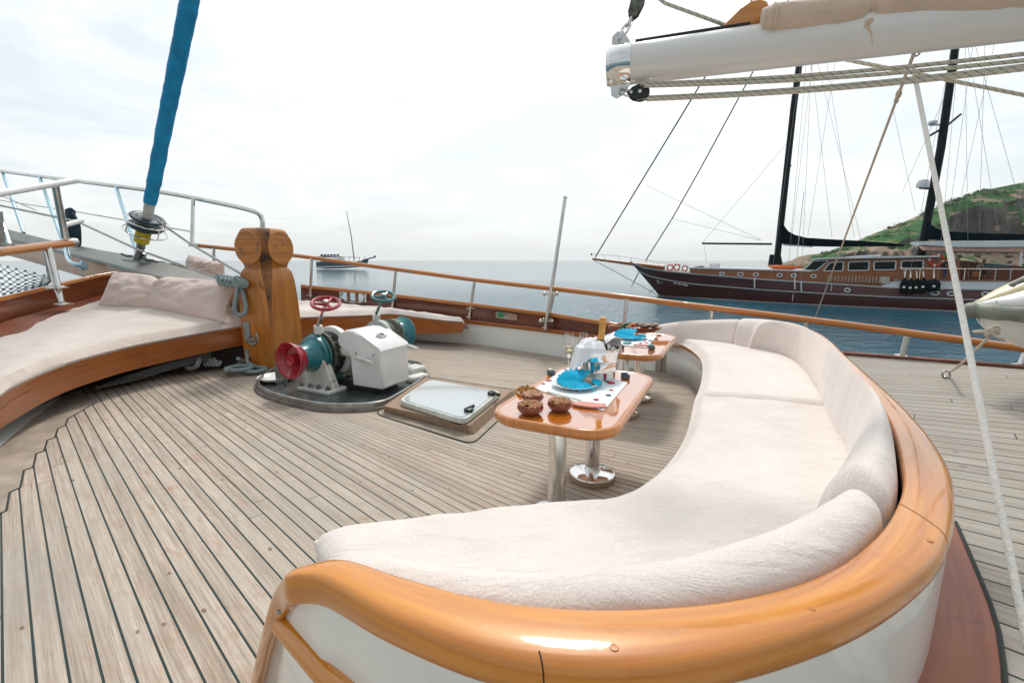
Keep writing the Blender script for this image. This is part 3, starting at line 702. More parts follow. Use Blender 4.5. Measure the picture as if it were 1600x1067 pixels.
# ------------------------------------------------------------ wooden bitt (samson post)
pc = at(424, 590, 0); pc = aty(424, 500, 6.72); pc.z = 0
ex = V(math.cos(math.radians(-135 + 118)), math.sin(math.radians(-135 + 118)), 0)
view = V(pc.x, pc.y, 0).normalized(); tview = V(view.y, -view.x, 0)       # tview points right in the picture
diag = (-view).normalized()                                               # corner edge faces the camera
e1 = (diag + tview).normalized(); e2 = (diag - tview).normalized()
def octa(z, s, c):
    o = pc + V(0, 0, z); r = []
    for (a, b_) in ((e1, e2), (e2, -e1), (-e1, -e2), (-e2, e1)):          # corner between faces a and b
        k = a + b_; r.append(o + a * s + b_ * (s - c)); r.append(o + a * (s - c) + b_ * s)
    return r
lev = [(0, .275, .006), (.35, .28, .006), (.62, .283, .007), (.85, .285, .02), (1.1, .288, .045), (1.3, .287, .07), (1.42, .282, .095), (1.47, .262, .10), (1.50, .245, .105),
       (1.53, .25, .11), (1.60, .272, .108), (1.70, .287, .100), (1.80, .292, .095), (1.90, .288, .10), (1.97, .276, .11), (2.02, .258, .12), (2.045, .235, .12)]
root = thing('mooring_bitt', pc, 'thick carved timber bitt post with rounded head and blackened corner split', 'bitt')
mb = MB(); rings = [octa(*l) for l in lev]; mb.loft(rings, True, True)
o = mb.build('post', [POSTW, BLACKW], root, smooth=25, bevel=0.008)
for poly in o.data.polygons:
    vs = poly.vertices
    if len(vs) == 4:
        js = sorted(set(v % 8 for v in vs))
        if js in ([0, 1], [2, 3], [4, 5], [6, 7]): poly.material_index = 1
# rounded medallions on the head: slightly raised discs on the two seen faces
for a in (e1, e2):
    t = V(-a.y, a.x, 0)
    mb = MB(); c = pc + V(0, 0, 1.775) + a * 0.287
    mb.prism([c + (V(0, 0, 1) * math.sin(q) + t * math.cos(q)) * .232 + a * .012 for q in [2 * PI * k / 40 for k in range(40)]], -a * .02); mb.build('face_disc', POSTW, root, smooth=None, bevel=.005)
# small cleat of grey metal with rope tail beside the bitt
cl = thing('line_stopper', aty(386, 535, 6.55), 'grey metal line stopper bolted low on the side of the timber bitt', 'fitting')
mb = MB(); c = aty(387, 518, 6.5); mb.box(c, (0.09, 0.07, 0.28)); mb.build('body', M('grey cast metal', (0.30, 0.34, 0.34), 0.4, 0.5), cl, bevel=0.012)
mb = MB(); c = aty(391, 530, 6.46); mb.box(c + V(0.03, 0, 0), (0.13, 0.06, 0.06)); mb.tube(cr([c + V(0.09, 0, 0.1), c + V(0.11, 0, 0.0), c + V(0.05, 0, -0.07), c + V(-0.03, 0, -0.05)], 5), 0.02, 8); mb.build('lever', STEELD, cl)
def coilrope(name, pts, r, mat, label, cat='rope', n=8):
    mb = MB(); mb.tube(cr(pts, n), r, 8); return tag(mb.build(name, mat), label, cat)
P = [aty(386, 545, 6.5), aty(387, 556, 6.5), aty(389, 568, 6.4)]
cen = at(382, 577, 0.0)
for k in range(40):
    a = k * 0.75; rr = 0.16 + 0.012 * math.sin(k * 1.3); P.append(at(398 if k < 20 else 374, 577 if k < 20 else 575, 0.03 + 0.0022 * k) + V(rr * math.cos(a), rr * math.sin(a) * 0.9, 0))
P += [at(378, 565, 0.1), aty(372, 560, 6.4)]
coilrope('mooring_line', P, 0.026, ROPEG, 'grey green flecked mooring line coiled on deck at the foot of the bitt')
P = [aty(375, 444, 6.5), aty(370, 460, 6.45), aty(366.5, 478, 6.4), aty(369, 489, 6.4), aty(377, 492, 6.4), aty(383, 488, 6.4), aty(384, 476, 6.42), aty(380, 458, 6.45), aty(376, 443, 6.5)]
coilrope('rope_loop', P, 0.028, ROPEG, 'open loop of grey green rope hanging from the bowsprit heel beside the pink pillow')
mb = MB()
for k in range(7):
    x = 342 + k * 6; Y = 6.75 - 0.04 * k
    mb.tube(cr([aty(x - 3, 431 + k * 1.2, Y), aty(x + 1, 444 + k * 0.8, Y - 0.1), aty(x + 5, 437 + k, Y - 0.12), aty(x + 2, 431 + k, Y)], 4, True), 0.024, 6, cyc=True)
for k in range(5): mb.tube(cr([aty(370 + k * 3, 433 + k, 6.5), aty(374 + k * 3, 440 + k, 6.38), aty(371 + k * 3, 448, 6.42), aty(366 + k * 3, 440, 6.5)], 4, True), 0.026, 6, cyc=True)
tag(mb.build('rope_lashing', ROPEG), 'knotted grey green rope lashing wrapped round the bowsprit heel', 'rope')

# ------------------------------------------------------------ left sunbed: bench, mattress, pillow
top = [(-90, 700, 3.15), (-40, 652, 3.4), (0, 622, 3.68), (25, 605, 3.9), (75, 582, 4.4), (125, 565, 4.85), (197, 546, 5.42), (250, 535, 5.85), (320, 522, 6.35), (384, 510.5, 6.75)]
bot = [(-90, 765), (-40, 705), (0, 671), (25, 655), (75, 626), (125, 604), (197, 581), (250, 568), (320, 552), (384, 538.5)]
TP = [aty(x, y, Y) for x, y, Y in top]; BP = [aty(x, y, Y) for (x, y), (_, _, Y) in zip(bot, top)]
TPf, BPf = cr(TP, 6), cr(BP, 6)
root = thing('sunbed_platform', V(TP[6].x, TP[6].y, 0), 'curved orange brown bench front of the left sunbed with dark space below', 'sunbed')
inn = [(p.xy - V(-2.5, 5.2).xy) for p in TPf]
def inward(p): q = V(-7.2, 6.6, 0) - p; q.z = 0; return q.normalized()
cut = 6 * 6 + 4
for a, b_ in ((0, cut), (cut, len(TPf) - 1)):
    mb = MB(); mb.loft([[TPf[i], BPf[i], BPf[i] + inward(TPf[i]) * 0.05, TPf[i] + inward(TPf[i]) * 0.05] for i in range(a, b_ + 1)], True)
    mb.build('front_board', BENCHW, root, bevel=0.006)
back = [(-200, 650, 4.6), (-120, 590, 5.3), (-40, 550, 5.8), (0, 534, 6.0), (40, 518, 6.4), (90, 499, 7.0), (155, 478, 7.9), (250, 470, 7.8), (320, 478, 7.3), (370, 490, 6.95)]
BK = resample(cr([aty(*q) for q in back], 6), len(TPf))
mb = MB(); mb.loft([[TPf[i] + inward(TPf[i]) * 0.04 + V(0, 0, -0.06), BK[i] + V(0, 0, -0.20), BK[i] + V(0, 0, -0.24), TPf[i] + inward(TPf[i]) * 0.04 + V(0, 0, -0.10)] for i in range(len(TPf))], True)
mb.build('slat_base', MAHOG2, root)
mb = MB(); mb.grid([[TPf[i].lerp(BK[i], .3) + V(0, 0, -.1) for i in range(0, len(BK), 3)], [V(*TPf[i].lerp(BK[i], .3).xy, -.05) for i in range(0, len(BK), 3)]]); mb.build('shade_panel', M('painted underbench shade', (0.03, 0.022, 0.018), .8), root)  # added near-black panel deepens the shade under the bench
def pad(F, B, th, nu, nv, edge=0.06, crown=0.03, wr=0.012, seed=0, sc=3.0, over=0.0):
    """soft pad between a front and a back curve lying at their heights; closed top, sides and bottom"""
    F = resample(F, nu); B = resample(B, nu); rows = []
    for i in range(nu):
        u = i / (nu - 1); row = []
        eu = min(u, 1 - u) * (nu - 1)
        for j in range(nv):
            v = j / (nv - 1); p = F[i].lerp(B[i], v)
            d = (B[i] - F[i]).length
            L = (F[-1] - F[0]).length + 1e-6
            dist = min(v * d, (1 - v) * d, u * L * 1.0, (1 - u) * L * 1.0)
            k = min(dist / edge, 1); prof = math.sqrt(max(1 - (1 - k) ** 2, 0))
            n = noise.noise(V(p.x * sc + seed, p.y * sc, seed)) + 0.5 * noise.noise(V(p.x * sc * 2.3, p.y * sc * 2.3 + seed, 5))
            w2 = noise.noise(V((p.x * .8 - p.y * .6) * 1.7 + seed, (p.x * .6 + p.y * .8) * 8 + .6 * noise.noise(V(p.x * 3, p.y * 3, 1)), seed)); n += 0.55 * max(w2, -.15)
            z = th * (0.45 + 0.55 * prof) + crown * math.sin(PI * u) ** 0.5 * math.sin(PI * v) ** 0.6 + n * wr * (0.4 + 0.6 * prof)
            row.append(p + V(0, 0, z))
        low0 = F[i]; low1 = B[i]
        fdir = (F[i] - B[i]); fdir.z = 0; fdir.normalize()
        bul = fdir * min(0.03, th * 0.3)
        rows.append([low1, low1 - bul * 0 + V(0, 0, th * 0.2)] + row[::-1] + [low0 + bul + V(0, 0, th * 0.25), low0])
    mb = MB(); mb.loft(rows, True, True); return mb
Fm = [p + V(0, 0, 0.005) for p in TPf]; Bm = [p + V(0, 0, -0.02) for p in BK]
mb = pad(Fm, Bm, 0.12, 130, 50, 0.09, 0.015, 0.011, 3, 2.6)
tag(mb.build('mattress', MATT, smooth=60), 'beige mattress of the left sunbed with creased cloth cover', 'mattress')
def pillow(c, X, Y, Z, lx, ly, lz, pinch=0.0, seed=0, nu=56, nv=24):
    mb = MB(); sheets = []
    for sg in (1, -1):
        rows = []
        for i in range(nu + 1):
            u = -1 + 2 * i / nu; row = []
            for j in range(nv + 1):
                v = -1 + 2 * j / nv
                pk = 1 - pinch * math.exp(-((u + .12 + .05 * v) / .10) ** 2)
                x = u * lx * (1 - .05 * (1 - v * v)); y = v * ly * (1 - .10 * (1 - u * u) ** 1.0) * (.55 + .45 * pk) * (1 - .10 * abs(u) ** 6)
                th = lz * (max((1 - abs(u) ** 3.2) * (1 - abs(v) ** 2.6), 0)) ** .5 * pk
                rad = noise.noise(V(math.atan2(v, abs(u) * 2 + .2) * 3.2 + seed, abs(u) * 2, sg * 3)) * .030 + noise.noise(V(u * 7 + seed, v * 3, sg)) * .022 + noise.noise(V(u * 15 + v * 6, v * 5 + seed, sg)) * .010
                e = min((1 - abs(u)) * 5, (1 - abs(v)) * 4, 1)
                row.append(c + X * x + Y * y + Z * (sg * th + rad * e * (1 + .6 * sg)))
            rows.append(row)
        sheets.append(rows)
    mb.grid(sheets[0]); mb.grid(sheets[1])
    return mb
# long pillow leaning against the bowsprit
a = aty(170, 458, 7.5); b_ = aty(354, 478, 6.65); c = (a + b_) / 2 + V(0, 0.02, 0.05); X = (b_ - a).normalized()
up = (V(0, 0, 1) + V(-0.32, 0.62, 0)).normalized(); Nn = X.cross(up).normalized(); up = Nn.cross(X).normalized()
mb = pillow(c, X, up, Nn, (b_ - a).length / 2 * 1.07, 0.345, 0.21, 0.45, 2)
tag(mb.build('pillow', PINKF, smooth=70), 'long dusty pink pillow pinched in the middle leaning against the bowsprit', 'pillow')
a = aty(292, 412, 8.6); b_ = aty(352, 428, 8.1); c = (a + b_) / 2; X = (b_ - a).normalized(); Nn = X.cross(V(0, 0, 1)).normalized(); up = Nn.cross(X)
mb = pillow(c, X, up, Nn, 0.52, 0.19, 0.13, 0, 9)
tag(mb.build('pillow', PINKF, smooth=70), 'small rolled pink pillow lying beyond the bowsprit', 'pillow')
# stowed ropes in the dark space below the sunbed
mb = MB()
for k in range(4): mb.tube(cr([aty(150 + 10 * k, 606 - 4 * k, 5.3 + .1 * k), aty(215, 592 - 3 * k, 5.75), aty(270, 575 - 3 * k, 6.1), aty(330, 560 - 3 * k, 6.5)], 6), 0.016, 6)
tag(mb.build('stowed_rope', M('grey rope with painted shade', (0.10, 0.105, 0.10), 0.9, vs=30)), 'grey ropes stowed in the dark under the left sunbed', 'rope')  # rope colour darkened to carry the shade below the sunbed
mb = MB(); mb.tube(cr([aty(291, 566, 6.35), aty(293, 574, 6.3), aty(302, 575, 6.3), aty(309, 569, 6.3), aty(310, 560, 6.35)], 6), 0.035, 8)
for k in range(4): mb.tube(cr([aty(316 + 6 * k, 560, 6.5), aty(322 + 6 * k, 571, 6.45), aty(330 + 5 * k, 561 + k, 6.5)], 5), 0.025, 6)
tag(mb.build('stowed_hose', M('pale grey hose', (0.22, 0.24, 0.23), 0.6)), 'pale looped hose stowed under the sunbed near the bitt', 'hose')

# ------------------------------------------------------------ far bench with cushion
ft = [(430, 500, 8.5), (469, 498, 8.6), (560, 495, 8.75), (610, 492.5, 8.8), (650, 497, 8.6), (690, 502, 8.42), (727, 505, 8.35)]
fb = [(430, 540), (469, 535), (560, 530), (610, 526), (650, 522), (690, 521), (722, 520)]
FT = cr([aty(*q) for q in ft], 6); FB = cr([aty(x, y, q[2]) for (x, y), q in zip(fb, ft)], 6)
bkp = cr([aty(430, 474, 9.95), aty(469, 471, 9.8), aty(560, 478, 9.5), aty(610, 484, 9.3), aty(650, 488, 9.15), aty(690, 494, 8.95), aty(732, 502, 8.7)], 6)
root = thing('bow_bench', V(FT[20].x, FT[20].y, 0), 'wooden bench along the far bulwark behind the windlass', 'bench')
mb = MB(); mb.loft([[FT[i], FB[i], FB[i] + V(0, 0.05, 0), FT[i] + V(0, 0.05, 0)] for i in range(len(FT))], True); mb.build('front_board', BENCHW, root, bevel=0.006)
mb = MB(); mb.loft([[FT[i] + V(0, 0.04, -0.01), bkp[i] + V(0, 0, -0.12), bkp[i] + V(0, 0, -0.16), FT[i] + V(0, 0.04, -0.05)] for i in range(len(FT))], True); mb.build('seat_board', BENCHW, root)
mb = pad([p + V(0, 0.02, 0.005) for p in FT[:-1]], [p + V(0, -0.12, -0.06) for p in bkp[:-1]], 0.10, 70, 14, 0.08, 0.015, 0.02, 8, 4)
tag(mb.build('bench_cushion', CUSH, smooth=60), 'thin cream cushion on the far bench below the oval fairlead', 'cushion')

# ------------------------------------------------------------ anchor windlass
A0 = aty(451, 566, 5.17); A1 = aty(631, 519, 7.0)
W0 = (A0 + A1) / 2; axz = 0.45
u = V(A1.x - A0.x, A1.y - A0.y, 0); hl = u.length / 2; u.normalize(); v = V(u.y, -u.x, 0)   # v points aft
W0.z = 0
def W(a, b_, z): return W0 + u * a + v * b_ + V(0, 0, z)
root = thing('anchor_windlass', W0, 'white anchor windlass with red and teal drums and handwheels on a steel tray', 'windlass')
tr = [(405, 602), (418, 618), (470, 634), (520, 641), (590, 638), (626, 622), (664, 594), (660, 580), (650, 573), (600, 566), (540, 566), (470, 570), (430, 582)]
TR = cr([at(x, y, 0.012) for x, y in tr], 5, True); cenT = sum(TR, V(0, 0, 0)) / len(TR)
mb = MB(); mb.add([p + V(0, 0, 0.012) for p in TR], [list(range(len(TR)))]); mb.build('tray_floor', M('dark wet tray', (0.12, 0.135, 0.135), 0.3, 0.6, var=0.2, vs=4), root, smooth=None)
mb = MB(); rg = []
for p in TR:
    q = (cenT - p); q.z = 0; q.normalize(); rg.append([p - q * 0.02 + V(0, 0, -0.01), p - q * 0.015 + V(0, 0, 0.075), p + V(0, 0, 0.085), p + q * 0.012 + V(0, 0, 0.075), p + q * 0.012 + V(0, 0, 0)])
mb.loft(rg, True, False, cyc=True); mb.build('tray_rim', STEELD, root)
mb = MB(); rg = []
for p in TR:
    q = (cenT - p); q.z = 0; q.normalize(); rg.append([p - q * 0.02 + V(0, 0, 0.03), p - q * 0.05 + V(0, 0, 0.02), p - q * 0.055 + V(0, 0, -0.012), p + V(0, 0, -0.012)])
mb.loft(rg, True, False, cyc=True); mb.build('tray_gasket', M('grey brown gasket', (0.16, 0.135, 0.115), .7, var=.2), root)
for sgn, nm in ((-1, 'near'), (1, 'far')):
    e = lambda d: sgn * (hl - d)
    zc = axz if sgn < 0 else axz + 0.06
    c0 = lambda d: W(e(d), 0, zc)
    ax = u * sgn
    mb = MB()
    if sgn < 0:
        mb.lathe([(0.02, -0.05), (0.07, -0.055), (0.075, 0.02), (0.06, 0.05), (0.0, 0.06)], c0(0.06), ax, 20)
        mb.lathe([(0.075, -0.04), (0.14, -0.03), (0.20, 0.06), (0.22, 0.062), (0.22, 0.045), (0.185, -0.03), (0.16, -0.08)], c0(0.06), ax, 36, caps=False); mb.build('drum_bell', RED, root)
        mb = MB(); mb.lathe([(0.158, -0.035), (0.15, -0.08), (0.16, -0.2), (0.2, -0.26), (0.245, -0.275), (0.25, -0.31), (0.18, -0.32)], c0(0.06), ax, 36, caps=False); mb.build('warping_drum', TEAL, root)
        mb = MB(); mb.lathe([(0.1, -0.31), (0.26, -0.32), (0.27, -0.34), (0.25, -0.36), (0.1, -0.37)], c0(0.06), ax, 36); mb.build('drum_flange', TEALD, root)
        mb = MB(); mb.lathe([(0.1, -0.36), (0.285, -0.38), (0.29, -0.41), (0.19, -0.44), (0.17, -0.48), (0.19, -0.52), (0.27, -0.55), (0.1, -0.57)], c0(0.06), ax, 30)
        for k in range(10):
            a_ = 2 * PI * k / 10; mb.box(c0(0.06) - ax * 0.48 + (v * math.cos(a_) + V(0, 0, 1) * math.sin(a_)) * 0.2, (0.09, 0.09, 0.07), rotz(0.5))
        mb.build('chain_wheel', CHAINM, root, bevel=0.006)
        mb = MB(); mb.lathe([(0.1, -0.555), (0.325, -0.56), (0.33, -0.63), (0.1, -0.64)], c0(0.06), ax, 36); mb.lathe([(0.1, -0.64), (0.24, -0.645), (0.22, -0.72), (0.1, -0.73)], c0(0.06), ax, 30); mb.build('brake_drum', PAINT, root, bevel=0.008)
    else:
        mb.lathe([(0.0, 0.05), (0.15, 0.05), (0.235, 0.06), (0.24, 0.045), (0.19, 0.0), (0.16, -0.07), (0.16, -0.13), (0.2, -0.18), (0.235, -0.19), (0.235, -0.21), (0.1, -0.21)], c0(0.06), ax, 36); mb.build('warping_drum', TEAL, root)
        mb = MB(); mb.lathe([(0.1, -0.2), (0.24, -0.215), (0.24, -0.25), (0.19, -0.3), (0.19, -0.36), (0.24, -0.4), (0.24, -0.43), (0.1, -0.44)], c0(0.06), ax, 30); mb.build('chain_wheel', CHAINM, root)
        mb = MB(); mb.lathe([(0.1, -0.43), (0.245, -0.45), (0.245, -0.53), (0.1, -0.54)], c0(0.06), ax, 36); mb.build('brake_drum', M('grey green paint', (0.45, 0.50, 0.47), 0.4), root)
mb = MB(); mb.tube([W(-hl + 0.1, 0, axz), W(hl - 0.1, 0, axz + 0.05)], 0.07, 16); mb.build('shaft', STEELD, root)
# pedestals
def pedestal(d, w0, w1, t, z1, mat, b0=0.0):
    mb = MB(); P = [W(d, b0 - w0, 0.05), W(d, b0 + w0, 0.05), W(d, b0 + w1, z1), W(d, b0 + w1 * 0.4, z1 + 0.06), W(d, b0 - w1 * 0.4, z1 + 0.06), W(d, b0 - w1, z1)]
    mb.prism([p - u * t / 2 for p in P], u * t)
    mb.box(W(d, b0, 0.045), (w0 * 2.1, t + 0.2, 0.05), frame(v, u, V(0, 0, 1))); mb.build('pedestal', mat, root, bevel=0.015)
pedestal(-hl + 0.36, 0.26, 0.12, 0.10, 0.40, PAINTR, 0.10)
pedestal(-hl + 0.86, 0.24, 0.15, 0.10, 0.42, PAINTR, 0.12)
pedestal(hl - 0.30, 0.24, 0.13, 0.10, 0.42, PAINTR)
mb = MB()
for p in [W(-hl + 0.26, -0.14 + 0.15 * k, 0.07) for k in range(4)] + [W(-hl + 0.76, 0.1 + 0.12 * k, 0.07) for k in range(3)]:
    mb = MB(); mb.lathe([(0.032, 0), (0.032, 0.03), (0.018, 0.032), (0.018, 0.05), (0, .052)], p, (0, 0, 1), 8); mb.build('bolt', STEELD, root)
# gearbox housing: flat front, sloping lid, rounded back
C0, C1, C2 = at(598, 612, 0.08), at(640, 596, 0.08), at(553, 602, 0.08)
gu = (C1 - C0); gl_ = gu.length; gu.normalize(); gv = V(-gu.y, gu.x, 0)
if gv.dot(C2 - C0) < 0: gv = -gv
prof = [(0, 0.10), (0, 0.555), (0.02, 0.585), (0.30, 0.735), (0.42, 0.775), (0.54, 0.775), (0.62, 0.74), (0.67, 0.66), (0.65, 0.58), (0.56, 0.52), (0.48, 0.46), (0.46, 0.10)]
mb = MB(); mb.prism([C0 + gv * a + V(0, 0, z - 0.08) for a, z in prof], gu * gl_); mb.build('gearbox_housing', PAINT, root, smooth=30, bevel=0.022)
mb = MB(); mb.loft([[C0 + gv * a + V(0, 0, z - 0.08 + 0.006) - gu * 0.006, C0 + gv * a + V(0, 0, z - 0.08 - 0.012) - gu * 0.006, C1 + gv * a + V(0, 0, z - 0.08 - 0.012) + gu * 0.006, C1 + gv * a + V(0, 0, z - 0.08 + 0.006) + gu * 0.006] for a, z in [(-0.006, 0.56), (0.02, 0.59), (0.30, 0.74)]], True); mb.build('lid_rim', PAINT, root)
mb = MB(); mb.tube([C0 + gv * (0.2 + 0.03 * math.cos(t)) + gu * (0.25 + 0.07 * math.sin(t)) + V(0, 0, 0.625 + 0.016 * math.cos(t)) for t in [2 * PI * k / 16 for k in range(16)]], 0.012, 6, cyc=True); mb.box(C0 + gv * 0.2 + gu * 0.25 + V(0, 0, 0.612), (0.12, 0.07, 0.012), frame(gu, gv, V(0, 0, 1))); mb.build('lid_handle', STEEL, root)
mb = MB()
for q in (0.12, 0.42): mb = MB(); mb.ball(C0 + gv * q * 0.9 - gu * 0.002 + V(0, 0, 0.43), 0.014); mb.build('screw', STEELD, root)
# lower motor box under the housing
mb = MB(); mb.box(C0 + gv * 0.45 + gu * gl_ / 2 + V(0, 0, 0.0), (gl_ * 0.8, 0.6, 0.12), frame(gu, gv, V(0, 0, 1))); mb.build('motor_foot', DARK, root)
# clutch levers, handwheels
mb = MB(); a, b_ = aty(538, 551, 5.55), aty(582, 567, 5.1); mb.tube([a, a.lerp(b_, .3), b_], [0.035, 0.03, 0.022], 10); mb.ball(a, 0.045); mb.tube([aty(533, 546, 5.6), aty(545, 556, 5.5)], 0.03, 8); mb.build('clutch_lever', PAINTR, root)
mb = MB(); a, b_ = aty(640, 541, 6.3), aty(652, 545.5, 6.1); mb.tube([a, b_], 0.03, 8); mb.build('clutch_lever', PAINTR, root)
for (s0, s1, Y0, Y1, hub, mat, R) in (((495, 513), (509, 474), 5.55, 5.35, 'h', RED, 0.152), ((586, 495), (599, 463), 6.75, 6.55, 'h', TEAL, 0.155)):
    a, b_ = aty(*s0, Y0), aty(*s1, Y1); d = (V(0.14, -0.34, 0.86)).normalized()
    mb = MB(); mb.tube([a, b_], 0.022, 10); mb.lathe([(0.03, 0), (0.03, 0.05), (0.012, 0.06)], b_ - d * 0.01, d, 10); mb.build('wheel_stem', STEEL, root)
    t1 = d.orthogonal().normalized(); t2 = d.cross(t1)
    mb = MB(); mb.tube([b_ + (t1 * math.cos(k * PI / 20) + t2 * math.sin(k * PI / 20)) * R for k in range(40)], 0.021, 10, cyc=True)
    for k in range(3):
        q = t1 * math.cos(k * 2 * PI / 3 + 0.6) + t2 * math.sin(k * 2 * PI / 3 + 0.6); mb.tube([b_ + q * 0.02 - d * 0.01, b_ + q * R], [0.022, 0.014], 8)
    mb.ball(b_, 0.036); mb.build('handwheel', mat, root)
    mb = MB(); mb.box(a + V(0.02, 0, -0.02), (0.1, 0.09, 0.12), rotz(0.6)); mb.build('wheel_bracket', PAINTR, root, bevel=0.015)
# chain stripper, chain and drip pipe
mb = MB(); mb.tube([W(-hl + 0.55, 0.14, 0.02), W(-hl + 0.55, 0.16, 0.2)], 0.075, 14); mb.build('chain_pipe', TEALD, root)
mb = MB()
for k in range(9):
    p = W(-hl + 0.54, -0.05 + 0.04 * math.sin(k), 0.42 - 0.035 * k) + v * (0.18 + 0.03 * (k % 2)); mb.tube([p + V(0, 0, 0.03) + u * 0.02, p + u * 0.03, p - V(0, 0, 0.03), p - u * 0.03], 0.014, 6, cyc=True)
mb.build('chain', CHAINM, root)
mb = MB(); mb.box(aty(437, 586, 5.75), (0.10, 0.03, 0.34), rotz(0.5)); mb.box(aty(446, 592, 5.6), (0.03, 0.03, 0.3)); mb.build('strut', STEELD, root)
mb = MB(); mb.lathe([(0.0, 0), (0.17, 0.01), (0.22, 0.05), (0.24, 0.06), (0.22, 0.03), (0.0, -0.01)], aty(432, 580, 5.9) + V(0, 0, -0.12), (0, 0, 1), 24); mb.build('drip_bowl', PAINT, root)
mb = MB(); mb.box(at(646, 578, 0.1), (0.28, 0.24, 0.12), rotz(0.9)); mb.box(at(652, 590, 0.06), (0.3, 0.16, 0.09), rotz(0.9)); mb.build('junction_box', PAINTR, root, bevel=0.03)

# ------------------------------------------------------------ deck hatch
hz = 0.15
lid = [at(622, 625, hz), at(671, 592.5, hz), at(784, 611, hz), at(726, 656, hz)]
root = thing('deck_hatch', sum(lid, V(0, 0, 0)) / 4 * 1.0 - V(0, 0, hz), 'square acrylic deck hatch on a weathered wooden coaming beside the windlass', 'hatch')
def rrect(q, r, n=6, out=0.0):
    pts = []; m = len(q); cen = sum(q, V(0, 0, 0)) / m
    for i in range(m):
        p = q[i]; a = (q[i - 1] - p).normalized(); b_ = (q[(i + 1) % m] - p).normalized()
        for k in range(n + 1):
            t = k / n; p0, p2 = p + a * r, p + b_ * r
            pts.append(p0 * (1 - t) ** 2 + p * 2 * t * (1 - t) + p2 * t * t)
    if out:
        pts = [p + (p - cen).normalized() * out for p in pts]
    return pts
mb = MB(); mb.prism(rrect(lid, 0.12), (0, 0, -0.055)); mb.build('lid_frame', M('pale anodised frame', (0.62, 0.66, 0.62), 0.4, 0.3), root, bevel=0.006)
mb = MB(); mb.prism([p + V(0, 0, 0.006) for p in rrect(lid, 0.12, out=-0.035)], (0, 0, -0.004)); mb.build('acrylic_pane', M('acrylic with painted reflection', (0.42, 0.47, 0.49), 0.12, coat=1.0, var=0.02, spec=2.2, bs=5, bst=0.03), root)  # pane base colour whitened to stand for its reflection
mb = MB(); mb.prism([p + V(0, 0, -0.055) for p in rrect(lid, 0.12, out=-0.02)], (0, 0, -0.015)); mb.build('seal', RUBBER, root)
co = [at(600, 634, 0.09), at(664, 590, 0.09), at(800, 610, 0.09), at(734, 664.5, 0.09)]
cd = [at(598, 642, 0.0), at(664, 592, 0.0), at(812, 615, 0.0), at(740, 681, 0.0)]
mb = MB(); mb.loft([[p for p in rrect(cd, 0.04)], [p for p in rrect(co, 0.03)]], True, True); mb.build('coaming', COAMW, root, smooth=20)
mb = MB(); mg = [at(586, 646, 0.006), at(660, 588, 0.006), at(826, 612, 0.006), at(738, 694, 0.006)]
mb.prism(rrect(mg, 0.12), (0, 0, -0.004)); mb.build('margin_frame', MARG, root, smooth=None)
mb = MB(); rr = rrect(mg, 0.12); mb.tube([p for p in rr], 0.006, 4, cyc=True); mb.build('caulk_edge', CAULK, root)
for (x, y, dx, dy) in ((732, 640, 8, -6), (768, 614, 12, 3)):
    mb = MB(); p = at(x, y, hz + 0.02); mb.lathe([(0.045, -0.02), (0.045, 0.012), (0.03, 0.02), (0, 0.02)], p, (0, 0, 1), 18); q = at(x + dx, y + dy, hz + 0.03); mb.tube([p + V(0, 0, 0.01), q], [0.022, 0.018], 8); mb.build('latch', DARK, root)
# ------------------------------------------------------------ curved settee
def inw(i):
    d = RI[i] - RO[i]; d.z = 0
    return d.normalized()
def smooth_dirs():
    D = [inw(i) for i in range(NS)]
    for _ in range(6): D = [(D[max(i - 1, 0)] + D[i] * 2 + D[min(i + 1, NS - 1)]).normalized() for i in range(NS)]
    return D
IN = smooth_dirs()
root = thing('curved_settee', at(1050, 800, 0), 'big curved settee with varnished top rail and white outer wall around the tables', 'settee')
postc = [(441, 903, .868), (427, 922, .80), (416.5, 945, .73), (408.5, 972, .65), (403, 996, .56), (397.5, 1020, .46), (391, 1052, .32), (386, 1082, .17), (382, 1112, .0)]
PO = [at(x, y, z) for x, y, z in postc]
pcu = cr(PO, 5)
side = (RO[6] - RO[0]); side.z = 0; side.normalize(); dep = V(-side.y, side.x, 0)
if dep.y < 0: dep = -dep
RS = ((0.02, -.055), (0, -.02), (.012, -.008), (.035, -.001), (.08, .001), (.3, .004), (.55, .005), (.80, .002), (.88, -.002), (.94, -.009), (.98, -.02), (1.0, -.034), (1.0, -.048), (.975, -.062), (.93, -.072), (.3, -.07))
mb = MB(); rings = []; wv = RI[0] - RO[0]
for k, p in enumerate(pcu[::-1]):
    n_ = len(pcu) - 1; q = k / n_                     # 0 at the deck, 1 at the rail
    up = (-side).lerp(V(0, 0, 1), max(0, (q - .62) / .38) ** 1.5).normalized()
    w_ = wv.normalized() * lerp(.085, wv.length, max(0, (q - .5) / .5)); th = lerp(.55, 1, max(0, (q - .5) / .5))
    rings.append([p + w_ * (1 - t) + up * (dz * th) for t, dz in RS])
for i in range(1, NS): rings.append([lerp(RI[i], RO[i], t) + V(0, 0, dz) for t, dz in RS])
mb.loft(rings, True, True); mb.build('top_rail', VARN, root, smooth=60)
JD = M('dark joint crack', (0.05, 0.018, 0.006), .6)
for k in (22, 55):
    mb = MB(); d_ = (RI[k + 1] - RI[k - 1]).normalized() * .0016
    pr = [lerp(RI[k], RO[k], t) + V(0, 0, dz + .0008) for t, dz in (RS[7:14] if k == 22 else RS[3:14])]
    mb.loft([[p - d_, p + d_] for p in pr], closed=False, caps=False); mb.build('joint_line', JD, root)
